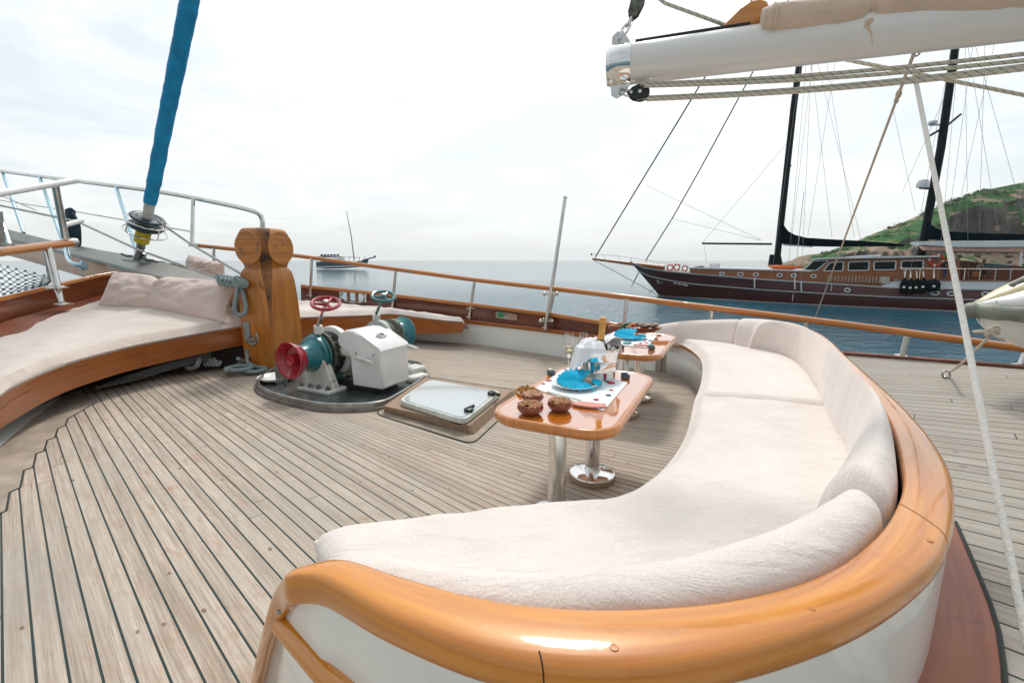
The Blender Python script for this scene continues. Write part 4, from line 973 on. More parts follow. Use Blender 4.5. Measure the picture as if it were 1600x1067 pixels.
for k, t in ((27, .7), (53, .75), (64, .5), (40, .6)):
    p = lerp(RI[k], RO[k], t) + V(0, 0, .0042); mb = MB(); mb.lathe([(.009, 0), (.008, .0015), (0, .0018)], p - V(0, 0, .001), n=14); mb.build('plug', VARN2, root)
def postat(z):
    for a, b_ in zip(PO, PO[1:]):
        if b_.z <= z <= a.z: return a.lerp(b_, (a.z - z) / (a.z - b_.z))
    return PO[0].copy()
mb = MB(); rows = []
for z in (0.862, 0.845, 0.80, 0.70, 0.6, 0.45, 0.3, 0.15, 0.0):
    p = postat(min(z, .86)) + side * 0.03 + dep * 0.03; row = [V(p.x, p.y, z)]
    for i in range(5, iof(15) + 1):
        q = RO[i] + IN[i] * 0.012; row.append(V(q.x, q.y, z))
    row[0:1] = [row[0].lerp(row[1], t) for t in (0, .33, .66)]
    rows.append(row)
mb.grid(rows); mb.build('outer_wall', WHITE, root, smooth=60, solid=0.01)
mb = MB(); rings = []
mp_ = [postat(.67) + side * 0.045 + dep * 0.05] + [RO[i] + IN[i] * 0.03 for i in range(6, 14)]
for k, p in enumerate(mp_):
    o = -IN[max(0, min(k + 5, NS - 1))]; z = .66 - min(k, 8) * 0.002
    rings.append([V(p.x, p.y, z) + o * a + V(0, 0, b_) for a, b_ in ((0, .022), (.035, .02), (.055, .012), (.062, -.01), (.05, -.035), (.02, -.05), (0, -.05))])
mb.loft(rings, True, True); mb.build('wall_moulding', VARN, root, smooth=60)
# small fittings on the wall
for (x, y) in ((437, 955), (928, 1064)):
    q = aty(x, y, 0.9); 
    best = min(range(4, NS), key=lambda i: abs(math.atan2(RO[i].x, RO[i].y) - math.atan2(q.x, q.y)))
    b_ = RO[best] + IN[best] * 0.028; p = atp(x, y, b_, IN[best])
    mb = MB(); mb.lathe([(0.006, 0), (0.006, 0.004), (0.0, 0.008)], p, -IN[best], 10); mb.build('screw', STEELD, root)
# inner base wall, wooden seat edge
Fpx = [(488, 822), (545, 806), (640, 797), (720, 786), (800, 778), (870, 775), (930, 771), (980, 757), (1040, 715), (1075, 665), (1088, 614), (1097, 590), (1100, 566), (1095, 550), (1076, 535), (1056, 527), (1030, 521.5), (1003, 519.5)]
FZ = 0.56
FC = [at(x, y, FZ) for x, y in Fpx]; FF = cr(FC, 6); fi = lambda k: k * 6
FN = []
for i in range(len(FF)):
    t = FF[min(i + 1, len(FF) - 1)] - FF[max(i - 1, 0)]; n_ = V(-t.y, t.x, 0).normalized()   # points into the seat opening
    c = V(1.0, 3.6, 0) - FF[i]; c.z = 0
    if n_.dot(c) < 0: n_ = -n_
    FN.append(n_)
sw = [FF[i] - FN[i] * 0.055 for i in range(len(FF))]
mb = MB(); mb.grid([[V(p.x, p.y, 0.0) for p in sw], [V(p.x, p.y, 0.425) for p in sw]]); mb.build('inner_wall', WHITE, root, smooth=60, solid=0.01)
mb = MB(); mb.loft([[V(p.x, p.y, .418) + FN[i] * 0.012, V(p.x, p.y, .445) + FN[i] * 0.02, V(p.x, p.y, .462) + FN[i] * 0.008, V(p.x, p.y, .462) - FN[i] * 0.10, V(p.x, p.y, .418) - FN[i] * 0.10] for i, p in enumerate(sw)], True)
mb.build('seat_edge', VARN, root, smooth=60)
mb = MB(); p = at(1052, 622, 0.0)
j = min(range(len(sw)), key=lambda i: (V(sw[i].x, sw[i].y, 0) - p).length); t = (sw[j + 1] - sw[j - 1]).normalized(); t.z = 0; q = V(sw[j].x, sw[j].y, 0) + FN[j] * 0.008
mb.prism([q + t * a + V(0, 0, z) for a, z in ((-.12, 0), (-.115, .04), (-.09, .06), (.09, .06), (.115, .04), (.12, 0))], FN[j] * 0.006); mb.build('drain_opening', DARK, root, smooth=None)
# red covering board on the raised deck outside the wall
cbp = [(1493, 815), (1512, 858), (1530, 900), (1547, 942), (1560, 985), (1568, 1040), (1570, 1075), (1569, 1120)]
outc = [at(x, y, 0.512) for x, y in cbp]; 
inn_ = [RO[i] + IN[i] * 0.03 for i in range(iof(11), iof(8), -1)]; inn_ = resample([V(p.x, p.y, .512) for p in inn_], len(outc))
mb = MB(); mb.loft([[a, b_, b_ - V(0, 0, .011), a - V(0, 0, .011)] for a, b_ in zip(outc, inn_)], True, True); mb.build('covering_board', PLATEW, root, smooth=None)
mb = MB(); mb.tube(outc, 0.007, 5); mb.build('caulk_bead', CAULK, root)

# seat cushions
def Bat(i, d=0.10): q = RI[i] + IN[i] * d; return V(q.x, q.y, 0.465)
k_seam = fi(10)
i_seam = min(range(iof(11), iof(15)), key=lambda i: (at(1262, 622, .56) - V(RI[i].x, RI[i].y, .56) - IN[i] * .2).length)
zf = lambda p: V(p.x, p.y, 0.465)
F1 = [zf(p) - FN[i] * 0.02 for i, p in list(enumerate(FF))[:k_seam + 1]]; B1 = [Bat(i) for i in range(2, i_seam + 1)]
# line up the two curves: straight near part first
mb = pad(F1, B1, 0.10, 120, 34, 0.09, 0.012, 0.013, 1, 3.2)
tag(mb.build('seat_cushion', TOWEL, smooth=60), 'large near seat cushion of the curved settee with wrinkled cream towelling', 'cushion')
F2 = [zf(p) - FN[i] * 0.02 for i, p in list(enumerate(FF))[k_seam:]]; B2 = [Bat(i) for i in range(i_seam, NS)]
mb = pad(F2, B2, 0.10, 60, 26, 0.07, 0.012, 0.004, 4, 3.0)
tag(mb.build('seat_cushion', CUSH, smooth=60), 'far seat cushion of the curved settee, smooth cream cloth behind the farther table', 'cushion')
mb = pad([F1[i] + (B1[0] - F1[0]).normalized() * 0.1 for i in range(0, 7)], [B1[0] + V(-0.03, 0.03, 0), B1[1], B1[2]], 0.05, 12, 10, 0.04, 0, 0.004)
# back cushions
def backc(i0, i1, name, mat, label, seed, top=1.12, thick=1.0, wr=0.012, nseg=4, taper=0):
    pr = [(0.02, 0.0), (0.13, -0.01), (0.235, 0.0), (0.25, .18), (.235, .45), (.205, .75), (.165, .97), (.115, top), (.06, top), (.02, 1.0), (.008, .8), (.012, .4)]
    P2 = cr([V(a * thick, b_, 0) for a, b_ in pr], 3, True); rows = []
    idx = []
    n = (i1 - i0) * nseg
    cen = V(0.12 * thick, .5, 0)
    L = [0.0]
    pts = []
    for k in range(n + 1):
        f_ = i0 + (i1 - i0) * k / n; a = int(f_); b_ = min(a + 1, NS - 1); t = f_ - a
        pts.append((RI[a].lerp(RI[b_], t), IN[a].lerp(IN[b_], t).normalized()))
        if k: L.append(L[-1] + (pts[-1][0] - pts[-2][0]).length)
    for k, (p, m) in enumerate(pts):
        h = p.z - 0.46
        if taper: h *= lerp(.74, 1, min(L[k] / taper, 1) ** .8)
        e = min(L[k], L[-1] - L[k]); kk = min(e / 0.05, 1); sc = 0.72 + 0.28 * math.sqrt(max(1 - (1 - kk) ** 2, 0))
        row = []
        for q in P2:
            qq = cen + (q - cen) * sc
            w = V(p.x, p.y, 0.46) + m * qq.x + V(0, 0, qq.y * h)
            nn = noise.noise(V(w.x * 5 + seed, w.y * 5, w.z * 5)) + 0.6 * noise.noise(V(w.x * 12, w.y * 12 + seed, w.z * 9))
            w += (m * (qq.x - cen.x) * 3 + V(0, 0, qq.y - .5)).normalized() * nn * wr
            row.append(w)
        rows.append(row)
    mb = MB(); mb.loft(rows, True, True)
    return tag(mb.build(name, mat, smooth=60), label, 'cushion', 'back cushions of the curved settee')
backc(1, iof(9) - 1, 'back_cushion', TOWEL, 'nearest back cushion of the settee, fuzzy towelling along the front rail', 1, 1.08, wr=0.004, taper=1.1)
ib = i_seam + 1
backc(iof(9), ib, 'back_cushion', TOWEL, 'long right back cushion of the settee beside the widest part of the rail', 2, 1.12, wr=0.003, thick=1.45)
i16 = iof(16)
backc(ib, i16, 'back_cushion', CUSHB, 'corner back cushion of the settee where the varnished rail disappears', 3, 1.08, wr=0.003, thick=1.2)
backc(i16, NS - 1, 'back_cushion', CUSHB, 'farthest back cushion of the settee tapering beside the farther table', 4, 1.05, wr=0.002)

# ------------------------------------------------------------ tables
def make_table():
    root = thing('cocktail_table', (0, 0, 0), 'nearer varnished table with almond bowls, on two chrome pedestal legs', 'table', 'varnished tables on chrome legs')
    Lx, Ly, R = 0.72, 0.385, 0.20
    def outline(o, z, n=8):
        pts = []
        for (sx, sy, a0) in ((1, 1, 0), (-1, 1, 90), (-1, -1, 180), (1, -1, 270)):
            for k in range(n + 1):
                a = math.radians(a0 + 90 * k / n); pts.append(V(sx * (Lx - R) + math.cos(a) * (R + o), sy * (Ly - R) + math.sin(a) * (R + o), z))
        return pts
    mb = MB(); mb.loft([outline(o, z) for o, z in ((-.05, .655), (-.012, .648), (0.0, .66), (.006, .68), (.002, .70), (-.008, .709), (-.022, .709), (-.032, .703))], True, False)
    mb.build('table_rim', VARN2, root, smooth=60)
    mb = MB(); mb.loft([outline(-.03, .704), outline(-.03, .66)], True, True); mb.build('table_top', TABLEW, root, smooth=None)
    for lx, ly in (LEGS):
        mb = MB(); mb.lathe([(0.055, 0.02), (0.055, 0.66)], (lx, ly, 0), n=32); mb.build('leg', CHROME, root)
        mb = MB(); mb.lathe([(0.0, 0), (0.165, 0.0), (0.172, 0.02), (0.165, 0.045), (0.0, 0.045)], (lx, ly, 0), n=36); mb.build('base_ring', COAMW, root, smooth=40)
        mb = MB(); mb.lathe([(0.168, 0.045), (0.165, 0.055), (0.14, 0.066), (0.06, 0.072), (0.06, 0.10), (0.055, 0.10)], (lx, ly, 0), n=36); mb.build('base_plate', CHROME, root)
    for k in (-0.5, -0.25, 0.1, 0.32):
        mb = MB(); mb.ball((k, -Ly - 0.002, .672), 0.006, 6, 4); mb.build('plug', VARN, root)
    return root
T1 = V(0.49, 3.05, 0); TR1 = math.radians(64)
LEGS = []
for q in (at(869, 812, 0), at(925, 747, 0)):
    d = rotz(-TR1) @ (q - T1); LEGS.append((d.x, d.y))
tab = make_table(); tab.location = T1; tab.rotation_euler = (0, 0, TR1)
T2 = V(1.36, 5.0, 0); TR2 = math.radians(64)
tab2 = dup(tab, T2, TR2, 'farther varnished table carrying the snack tray, half hidden behind the champagne bucket')
TZ = 0.705
# ------------------------------------------------------------ things on the tables
def place(name, label, quad, z, where, cat='placemat'):
    mb = MB(); mb.prism(rrect([at(x, y, z) for x, y in quad], 0.02, 3), (0, 0, 0.003)); return tag(mb.build(name, MATW, smooth=None), label, cat)
place('placemat', 'white placemat under the plate on the nearer table', [(836, 608), (943, 642), (981, 598), (880, 577)], TZ + .001, 1)
place('placemat', 'white placemat under the plate on the farther table', [(924, 534), (1010, 543.5), (1027, 524), (960, 518)], TZ + .001, 2)
def plate(px, py, label):
    c = at(px, py, TZ + 0.005); mb = MB()
    mb.lathe([(0.0, 0.0), (0.09, 0.0), (0.15, 0.02), (0.165, 0.028), (0.166, 0.031), (0.148, 0.026), (0.09, 0.008), (0.0, 0.006)], c, n=48)
    tag(mb.build('plate', PORC, smooth=50), label, 'plate'); return c
def napkin(c, label, s=1.0):
    root = thing('napkin', c, label, 'napkin')
    mb = MB(); k = c + V(0.045, 0.0, 0.035)
    def fan(o, a0, a1, n, r0, r1, zup, amp):
        inner, outer = [], []
        for i in range(2 * n + 1):
            a = math.radians(lerp(a0, a1, i / (2 * n))); w = amp if i % 2 else -amp
            d = V(math.cos(a), math.sin(a), 0)
            inner.append(o + d * r0 + V(0, 0, w * 0.25)); outer.append(o + d * (r1 * (1 + 0.04 * math.sin(i * 2.1))) + V(0, 0, zup * max(math.sin(a), 0) + (0 if zup > .045 else zup) + w))
        mid = [p.lerp(q, .5) + V(0, 0, 0.008) for p, q in zip(inner, outer)]
        mb.loft([inner, mid, outer], closed=False, caps=False)
    fan(k, 58, 232, 12, .012, .172 * s, 0.052, 0.010)
    fan(k + V(-.005, -.01, 0.0), 228, 262, 2, .01, .155 * s, -0.015, 0.012)
    fan(k + V(-.01, -.015, 0.004), 262, 318, 3, .01, .135 * s, -0.020, 0.012)
    fan(k + V(0.05, -0.005, 0), -50, 50, 5, .01, .095 * s, -0.004, 0.012)
    o = mb.build('cloth', NAPK, root, smooth=None, solid=0.003)
    mb = MB(); mb.lathe([(0.027, -0.02), (0.03, -0.018), (0.031, 0.018), (0.027, 0.02)], k + V(0.055, -0.005, 0), (1, -0.1, 0), 20); mb.build('napkin_ring', COAMW, root)
    return root
c = plate(898, 604, 'white plate with a napkin fan on the nearer table'); napkin(c, 'turquoise napkin folded as a fan with brown ring on the nearer table')
c = plate(981, 529, 'white plate with a napkin fan on the farther table'); napkin(c, 'turquoise napkin folded as a fan with brown ring on the farther table', 1.15)
def bowl(px, py, R, hh, label, nutlabel, col, shape, n=70, z=TZ):
    c = at(px, py, z); mb = MB()
    mb.lathe([(0, 0), (R * .6, 0), (R * .85, hh * .25), (R, hh * .6), (R * .93, hh), (R * .86, hh), (R * .9, hh * .6), (R * .5, hh * .2), (0, hh * .2)], c, n=30)
    tag(mb.build('snack_bowl', BOWLW), label, 'bowl')
    mb = MB(); rnd = random.Random(px)
    for k in range(n):
        r = R * .82 * math.sqrt(rnd.random()); a = rnd.random() * 6.28
        p = c + V(r * math.cos(a), r * math.sin(a), hh * .78 + (1 - (r / R) ** 2) * hh * .42 * rnd.uniform(.7, 1))
        s = R * rnd.uniform(.14, .2); t0 = len(mb.v)
        mb.ball((0, 0, 0), (s * shape[0], s * shape[1], s * shape[2]), 7, 5)
        rot = Matrix.Rotation(rnd.random() * 6.3, 3, 'Z') @ Matrix.Rotation(rnd.uniform(-.6, .6), 3, 'X')
        for i in range(t0, len(mb.v)): mb.v[i] = rot @ mb.v[i] + p
    tag(mb.build('nuts', col), nutlabel, 'nuts', kind='stuff')
ALM = M('almond skin', (0.34, 0.13, 0.04), 0.6, var=0.25, vs=40); WAL = M('roasted nuts', (0.42, 0.21, 0.08), 0.6, var=0.3, vs=50); PIS = M('pale nuts', (0.50, 0.27, 0.16), 0.6, var=0.25, vs=40)
bowl(828.5, 646, .079, .062, 'dark round wooden bowl full of almonds, closest to the table edge', 'almonds heaped in the front left bowl', ALM, (1.5, .8, .6))
bowl(874.5, 641, .075, .062, 'round wooden bowl of roasted nuts right of the almonds', 'small roasted nuts heaped in the right bowl', WAL, (1, .9, .8), 95)
bowl(832, 628, .072, .055, 'wooden bowl of pale nuts half hidden behind the almond bowl', 'pale pistachios heaped in the rear bowl', PIS, (1.2, .9, .9))
def scatter(name, px, py, label, col, n, R, shape, z=TZ, cat='snack', hgt=0.03):
    c = at(px, py, z); mb = MB(); rnd = random.Random(px * 3)
    for k in range(n):
        t0 = len(mb.v); s = rnd.uniform(.012, .02); r = R * math.sqrt(rnd.random()); a = rnd.random() * 6.28
        mb.ball((0, 0, 0), (s * shape[0], s * shape[1], s * shape[2]), 6, 4)
        rot = Matrix.Rotation(rnd.random() * 6.3, 3, 'Z') @ Matrix.Rotation(rnd.uniform(-.7, .7), 3, 'X')
        for i in range(t0, len(mb.v)): mb.v[i] = rot @ mb.v[i] + c + V(r * math.cos(a), r * math.sin(a), s * shape[2] + hgt * rnd.random() * (1 - r / R))
    return tag(mb.build(name, col), label, cat, kind='stuff')
scatter('dried_fruit', 823, 613, 'golden dried snacks heaped behind the nut bowls', M('golden crisps', (0.55, 0.28, 0.07), 0.5, var=.3, vs=40), 40, .085, (1.4, 1, .3), hgt=.06)
# petals and confetti
PET = [M('crimson petal', (0.55, 0.01, 0.06), .6), M('navy confetti', (0.01, 0.05, 0.12), .5), M('pink petal', (0.62, 0.16, 0.18), .6), M('teal confetti', (0.02, 0.30, 0.33), .5)]
PN = ['crimson petal', 'navy confetti piece', 'pale pink petal', 'teal confetti piece']
for (x, y, k, s, where) in ((955, 599, 0, .030, 1), (955, 610, 0, .016, 1), (931.5, 625, 0, .02, 1), (943, 632, 0, .014, 1), (849, 600, 0, .016, 1), (865, 625, 0, .016, 1), (887, 625, 0, .02, 1), (950.6, 618, 1, .02, 1), (949, 597, 1, .018, 1), (857, 595, 2, .026, 1),
                         (1008, 531, 1, .03, 2), (1007, 534, 0, .02, 2), (1016, 533, 1, .025, 2), (1011, 536.5, 0, .02, 2), (980, 537, 3, .05, 2), (924, 531, 0, .05, 2), (935, 528.5, 0, .05, 2), (951, 533, 0, .05, 2), (1001, 536.8, 1, .02, 2), (963, 536.5, 1, .02, 2)):
    c = at(x, y, TZ + .004); mb = MB(); mb.ball(c + V(0, 0, s * .2), (s, s * .75, s * .3), 8, 5)
    loc = {1: 'on the nearer table', 2: 'on the farther table'}[where]
    tag(mb.build('petal', PET[k]), PN[k] + ' scattered by the placemat ' + loc, 'petal', PN[k] + 's ' + loc)
def pinkcard(px, py, label, w=.11):
    c = at(px, py, TZ + .005); mb = MB(); t = V(.94, -.3, 0); n_ = V(.3, .94, 0)
    mb.prism([c + t * (w * math.cos(a)) + n_ * (w * .42 * math.sin(a)) for a in [2 * PI * k / 20 for k in range(20)]], (0, 0, .012)); tag(mb.build('snack_packet', M('salmon packet', (0.66, 0.27, 0.22), .5, var=.15, vs=60)), label, 'packet')
pinkcard(920, 634, 'flat salmon pink packet at the front corner of the near placemat'); pinkcard(1003, 540, 'flat salmon pink packet on the farther table beside the dark wrapped sweet', .09)
def sweet(px, py, label, col):
    c = at(px, py, TZ); root = thing('wrapped_sweet', c, label, 'sweet'); mb = MB(); mb.box(c + V(0, 0, .018), (.062, .04, .036), rotz(.3)); mb.build('packet', M('dark wrapper ' + label[:9], (0.06, 0.075, 0.09), .35, coat=.5), root, bevel=.006)
    mb = MB(); mb.ball(c + V(-.008, 0, .042), (.028, .02, .013), 8, 5); mb.build('wrapper_twist', col, root)
sweet(861, 586, 'grey wrapped sweet beside the champagne glass', M('grey foil', (0.42, 0.38, 0.38), .3, .4)); sweet(977, 592, 'dark wrapped sweet with blue twist at the right edge of the near table', PET[1])
sweet(1018, 546, 'dark wrapped sweet with teal twist at the front edge of the farther table', PET[3]); sweet(970, 545, 'dark small wrapped sweet just right of the champagne bucket', M('brown foil', (0.25, 0.16, 0.1), .4))
def knife(p0, p1, label):
    a, b_ = at(*p0, TZ + .006), at(*p1, TZ + .006); t = (b_ - a).normalized(); n_ = V(-t.y, t.x, 0); L = (b_ - a).length; mb = MB()
    mb.prism([a + n_ * .006, a + t * L * .4 + n_ * .006, a + t * L * .45 + n_ * .01, a + t * L * .9 + n_ * .01, b_, a + t * L * .45 - n_ * .006, a - n_ * .006], (0, 0, .004)); tag(mb.build('table_knife', STEEL, smooth=None), label, 'knife')
knife((855, 612), (910, 627), 'steel knife lying on the near placemat in front of the plate')
# champagne glasses
def glass(px, py, h, label):
    c = at(px, py, TZ); root = thing('champagne_glass', c, label, 'glass', 'champagne flutes'); k = h / .235
    mb = MB(); mb.lathe([(0, 0), (.034, .001), (.036, .003), (.012, .008), (.005, .015), (.0045, .07), (.006, .085), (.016, .1), (.024, .125), (.0285, .17), (.028, .235), (.0268, .235), (.0272, .17), (.0228, .127), (.014, .103), (0, .097)], c, n=28) ; 
    mb.v = [c + (p - c) * k for p in mb.v]; mb.build('glass', GLASS, root, smooth=60)
    mb = MB(); mb.lathe([(0, .0985), (.0135, .1045), (.0222, .128), (.0252, .15), (0, .15)], c, n=24); mb.v = [c + (p - c) * k for p in mb.v]; mb.build('champagne', WINE, root)
glass(888, 578, .31, 'champagne flute standing in front, left of the bucket on the nearer table'); glass(910, 571, .29, 'champagne flute half hidden behind the white cloth of the bucket')
# bucket, bottle, cloth
c = at(936, 590, TZ); root = thing('champagne_bucket', c, 'shiny steel champagne bucket with banded sides on the nearer table', 'bucket')
BR = .112
mb = MB(); mb.lathe([(0, 0), (.095, 0), (.105, .01), (.107, .05), (.109, .055), (.107, .06), (.112, .115), (.115, .12), (.112, .125), (.12, .19), (.126, .197), (.126, .203), (.118, .203), (.11, .12), (.10, .02), (0, .02)], c, n=44); mb.v = [c + (p - c) * 1.2 for p in mb.v]; mb.build('body', CHROME, root, smooth=30)
bt = thing('champagne_bottle', c + V(0, 0, .03), 'champagne bottle with gold foil neck leaning in the steel bucket', 'bottle')
ax = (at(944, 512, 1.03) - (c + V(0.0, 0, .05))); ax = V(.09, .02, 1).normalized(); L = .0
b0 = c + V(-.02, 0, .03); NL = 0
mb = MB(); mb.lathe([(0, 0), (.042, 0), (.044, .01), (.044, .15), (.032, .2), (.022, .225), (0, .225)], b0, ax, 24); mb.v = [b0 + (p - b0) * 1.22 for p in mb.v]; mb.build('glass_body', M('dark bottle glass', (0.008, 0.02, 0.012), .08, coat=1), bt)
mb = MB(); mb.lathe([(.0235, .222), (.0225, .225), (.0205, .25), (.0195, .30), (.0195, .318), (.0225, .322), (.0225, .345), (.018, .36), (0, .365)], b0, ax, 20); mb.v = [b0 + (p - b0) * 1.22 for p in mb.v]; mb.build('gold_foil', M('gold foil', (0.66, 0.36, 0.10), .35, .55, var=.15, vs=50, bs=90, bst=.3), bt)
mb = MB(); mb.lathe([(.0235, .205), (.0245, .222), (.022, .224)], b0, ax, 20, caps=False); mb.v = [b0 + (p - b0) * 1.22 for p in mb.v]; mb.build('neck_label', DARK, bt)
mb = MB(); rows = []
nu, nv = 30, 26
for i in range(nu):
    uu = i / (nu - 1); a = math.radians(100 + 172 * uu); row = []        # round the left and front-left of the rim
    for j in range(nv):
        vv = j / (nv - 1); d = V(math.cos(a), math.sin(a), 0)
        fold = math.sin(a * 9) * .012 + math.sin(a * 4 + 1) * .01
        drop = (0.17 if uu < .6 else .17 - (uu - .6) * .32) * (0.75 + .3 * math.sin(a * 2.5))
        if vv < .35: t = vv / .35; r = lerp(.03, .127, t); z = .215 + .035 * math.sin(PI * t) + fold * t
        else: t = (vv - .35) / .65; r = .130 + .05 * t ** .7 + fold * (0.4 + t); z = .208 - drop * t + .02 * math.sin(PI * min(t * 3, 1))
        row.append(c + (d * r + V(0, 0, z)) * 1.2)
    rows.append(row)
mb.grid(rows); tag(mb.build('serving_cloth', LINEN, smooth=70, solid=.004), 'white cloth draped over the left side of the champagne bucket', 'cloth')
mb = MB(); rows = []
for i in range(16):
    uu = i / 15; a = math.radians(5 + 85 * uu); row = []
    for j in range(12):
        t = j / 11; d = V(math.cos(a), math.sin(a), 0); r = lerp(.04, .132, min(t * 2, 1)) + max(t - .5, 0) * .03; z = .212 + .045 * math.sin(PI * min(t * 1.4, 1)) * (1 - .5 * uu) - max(t - .6, 0) * .16 + .008 * math.sin(a * 9); row.append(c + (d * r + V(0, 0, z)) * 1.2)
    rows.append(row)
mb.grid(rows); tag(mb.build('cloth_fold', LINEN, smooth=70, solid=.004), 'rear fold of white cloth bunched behind the bottle neck in the bucket', 'cloth')
# snack tray and bowl on the far table
c = at(997, 517, TZ); mb = MB(); t = V(.98, -.2, 0); n_ = V(.2, .98, 0)
mb.loft([[c + t * (math.cos(2 * PI * k / 28) * r) + n_ * (math.sin(2 * PI * k / 28) * r * .5) + V(0, 0, z) for k in range(28)] for r, z in ((.001, 0), (.2, 0), (.26, .02), (.30, .055), (.285, .055), (.24, .03), (.18, .018), (.001, .018))], True, True)
tag(mb.build('snack_tray', BOWLW), 'long dark wooden snack tray on the farther table', 'tray')
def pile(name, off, cols, label, n=26, R=.14):
    mb = MB(); rnd = random.Random(off)
    for k in range(n):
        t0 = len(mb.v); s = rnd.uniform(.02, .034); mb.ball((0, 0, 0), (s * 1.2, s, s * .7), 7, 5, mi=rnd.randrange(len(cols)))
        p = c + t * (off + rnd.uniform(-R, R)) + n_ * rnd.uniform(-.08, .08) + V(0, 0, .05 + rnd.random() * .045)
        for i in range(t0, len(mb.v)): mb.v[i] = mb.v[i] + p
    tag(mb.build(name, cols), label, 'snack', kind='stuff')
pile('dark_chocolates', .09, [M('chocolate', (0.05, 0.022, 0.015), .4), M('pale dates', (0.33, 0.22, 0.15), .5)], 'dark dates and chocolates heaped on the right of the wooden tray', 30, .13)
pile('orange_snacks', -.15, [M('orange crisps', (0.60, 0.17, 0.04), .5), M('green leaf', (0.05, 0.12, 0.04), .5)], 'orange crisps heaped on the left of the wooden tray', 16, .09)
bowl(960, 516, .085, .06, 'low wooden bowl of nuts behind the napkin on the farther table', 'nuts heaped in the bowl on the farther table', WAL, (1.2, 1, .8), 40)
# ------------------------------------------------------------ boom, sail cover and running rigging
bl = [(985, 75, 127, 3.3), (1190, 45, 103.5, 3.1), (1430, 12, 76, 2.9), (1600, -13, 56, 2.75), (1760, -38, 37, 2.6)]
BC = [aty(x + (yb - yt) * .02, (yt + yb) / 2, Y) for x, yt, yb, Y in bl]
BR_ = [(yb - yt) / 2 / FPX * Y * 1.0 for x, yt, yb, Y in bl]
adir = (BC[-1] - BC[0]).normalized()
root = thing('sail_boom', BC[0], 'white boom with polished end cap hanging over the settee', 'boom')
mb = MB(); P = [BC[0].lerp(BC[-1], t / 12) for t in range(13)]; mb.tube(P, [lerp(BR_[0], BR_[-1], t / 12) for t in range(13)], 40); mb.build('spar', BOOMW, root, smooth=60)
r0 = BR_[0]
mb = MB(); mb.lathe([(r0 * .97, -.0), (r0 * 1.04, 0.0), (r0 * 1.05, .01), (r0 * 1.05, .13), (r0 * .99, .14), (r0 * .95, .155), (0, .165)], BC[0] + adir * 0.0, -adir, 40); mb.build('end_cap', CHROME, root, smooth=40)
upb = V(0, 0, 1) - adir * adir.z; upb.normalize(); latb = adir.cross(upb)
for s in (-1, 1):
    mb = MB(); e0 = BC[0] - adir * .07 + upb * (s * r0 * 1.0)
    mb.prism([e0 - adir * .06, e0 + adir * .07, e0 + adir * .03 + upb * (s * .06), e0 - adir * .02 + upb * (s * .085), e0 - adir * .055 + upb * (s * .06)], latb * .02); mb.build('lug', STEEL, root, bevel=.003)
mb = MB(); a, b_ = BC[0].lerp(BC[-1], .01) + upb * r0, BC[0].lerp(BC[-1], .285) + upb * BR_[1] * 1.005
mb.loft([[a - latb * .03, a + latb * .03, a + latb * .03 + upb * .014, a - latb * .03 + upb * .014], [b_ - latb * .03, b_ + latb * .03, b_ + latb * .03 + upb * .014, b_ - latb * .03 + upb * .014]], True); mb.build('track', DARK, root)
mb = MB(); ck = aty(1172, 44, 3.1); w = .10; ck = b_ + adir * (-.14)
mb.prism([ck - adir * .03 + latb * .03, ck + adir * .2 + latb * .03, ck + adir * .235 + upb * .05 + latb * .03, ck + adir * .24 + upb * .085 + latb * .03, ck + adir * .225 + upb * .115 + latb * .03, ck + adir * .185 + upb * .135 + latb * .03, ck + adir * .135 + upb * .13 + latb * .03, ck + adir * .08 + upb * .10 + latb * .03, ck + adir * .02 + upb * .045 + latb * .03], -latb * .06); mb.build('reef_cheek', VARN, root, bevel=.012)
mb = MB(); fp = aty(1432, 76.5, 2.88); mb.loft([[fp + adir * (.065 * math.cos(k * PI / 10)) + latb * (.04 * math.sin(k * PI / 10)) + upb * z for k in range(20)] for z in (.02, .0, -.008)], True); mb.tube([fp + adir * (.018 * math.cos(k * PI / 8)) + upb * (-.02 + .02 * math.sin(k * PI / 8)) for k in range(16)], .006, 6, cyc=True); mb.build('bail', STEEL, root)
# furled sail in canvas cover
sc = [(1190, 33, 14, 3.0), (1218, 31, 17.5, 2.97), (1290, 24, 20.5, 2.92), (1335, 18, 20.5, 2.88), (1350, 18, 16, 2.87), (1357, 19, 11, 2.87), (1364, 16, 16, 2.86), (1380, 12, 21.5, 2.85), (1430, 7, 27, 2.82), (1500, 0, 30, 2.76), (1600, -12, 35, 2.68), (1760, -34, 38, 2.55)]
P = cr([aty(x, y, Y) for x, y, r, Y in sc], 8); Rr = [V(r / FPX * Y, 0, 0) for x, y, r, Y in sc]; RR = [p.x for p in cr(Rr, 8)]
mb = MB(); rings = []
for i, p in enumerate(P):
    ring = []
    for k in range(30):
        a = 2 * PI * k / 30; n_ = noise.noise(V(i * .16, math.cos(a) * 1.6, math.sin(a) * 1.6)) * .13 + noise.noise(V(i * .5 + math.cos(a) * 2.2, math.sin(a) * 2.2, 4)) * .07 + .05 * noise.noise(V(i * .35 + a * 1.5, a * 3.5, 2))
        rr = RR[i] * (1.12 + n_) * (1.0 if math.sin(a) > -.3 else .92)
        ring.append(p + latb * (math.cos(a) * rr) + upb * (math.sin(a) * rr))
    rings.append(ring)
mb.loft(rings, True, True)
root = thing('furled_mainsail', P[10], 'sail bundled in beige canvas along the top of the boom, tied once', 'furled sail')
mb.build('cover', SAILC, root, smooth=80)
mb = MB(); k = 40; q = P[k]
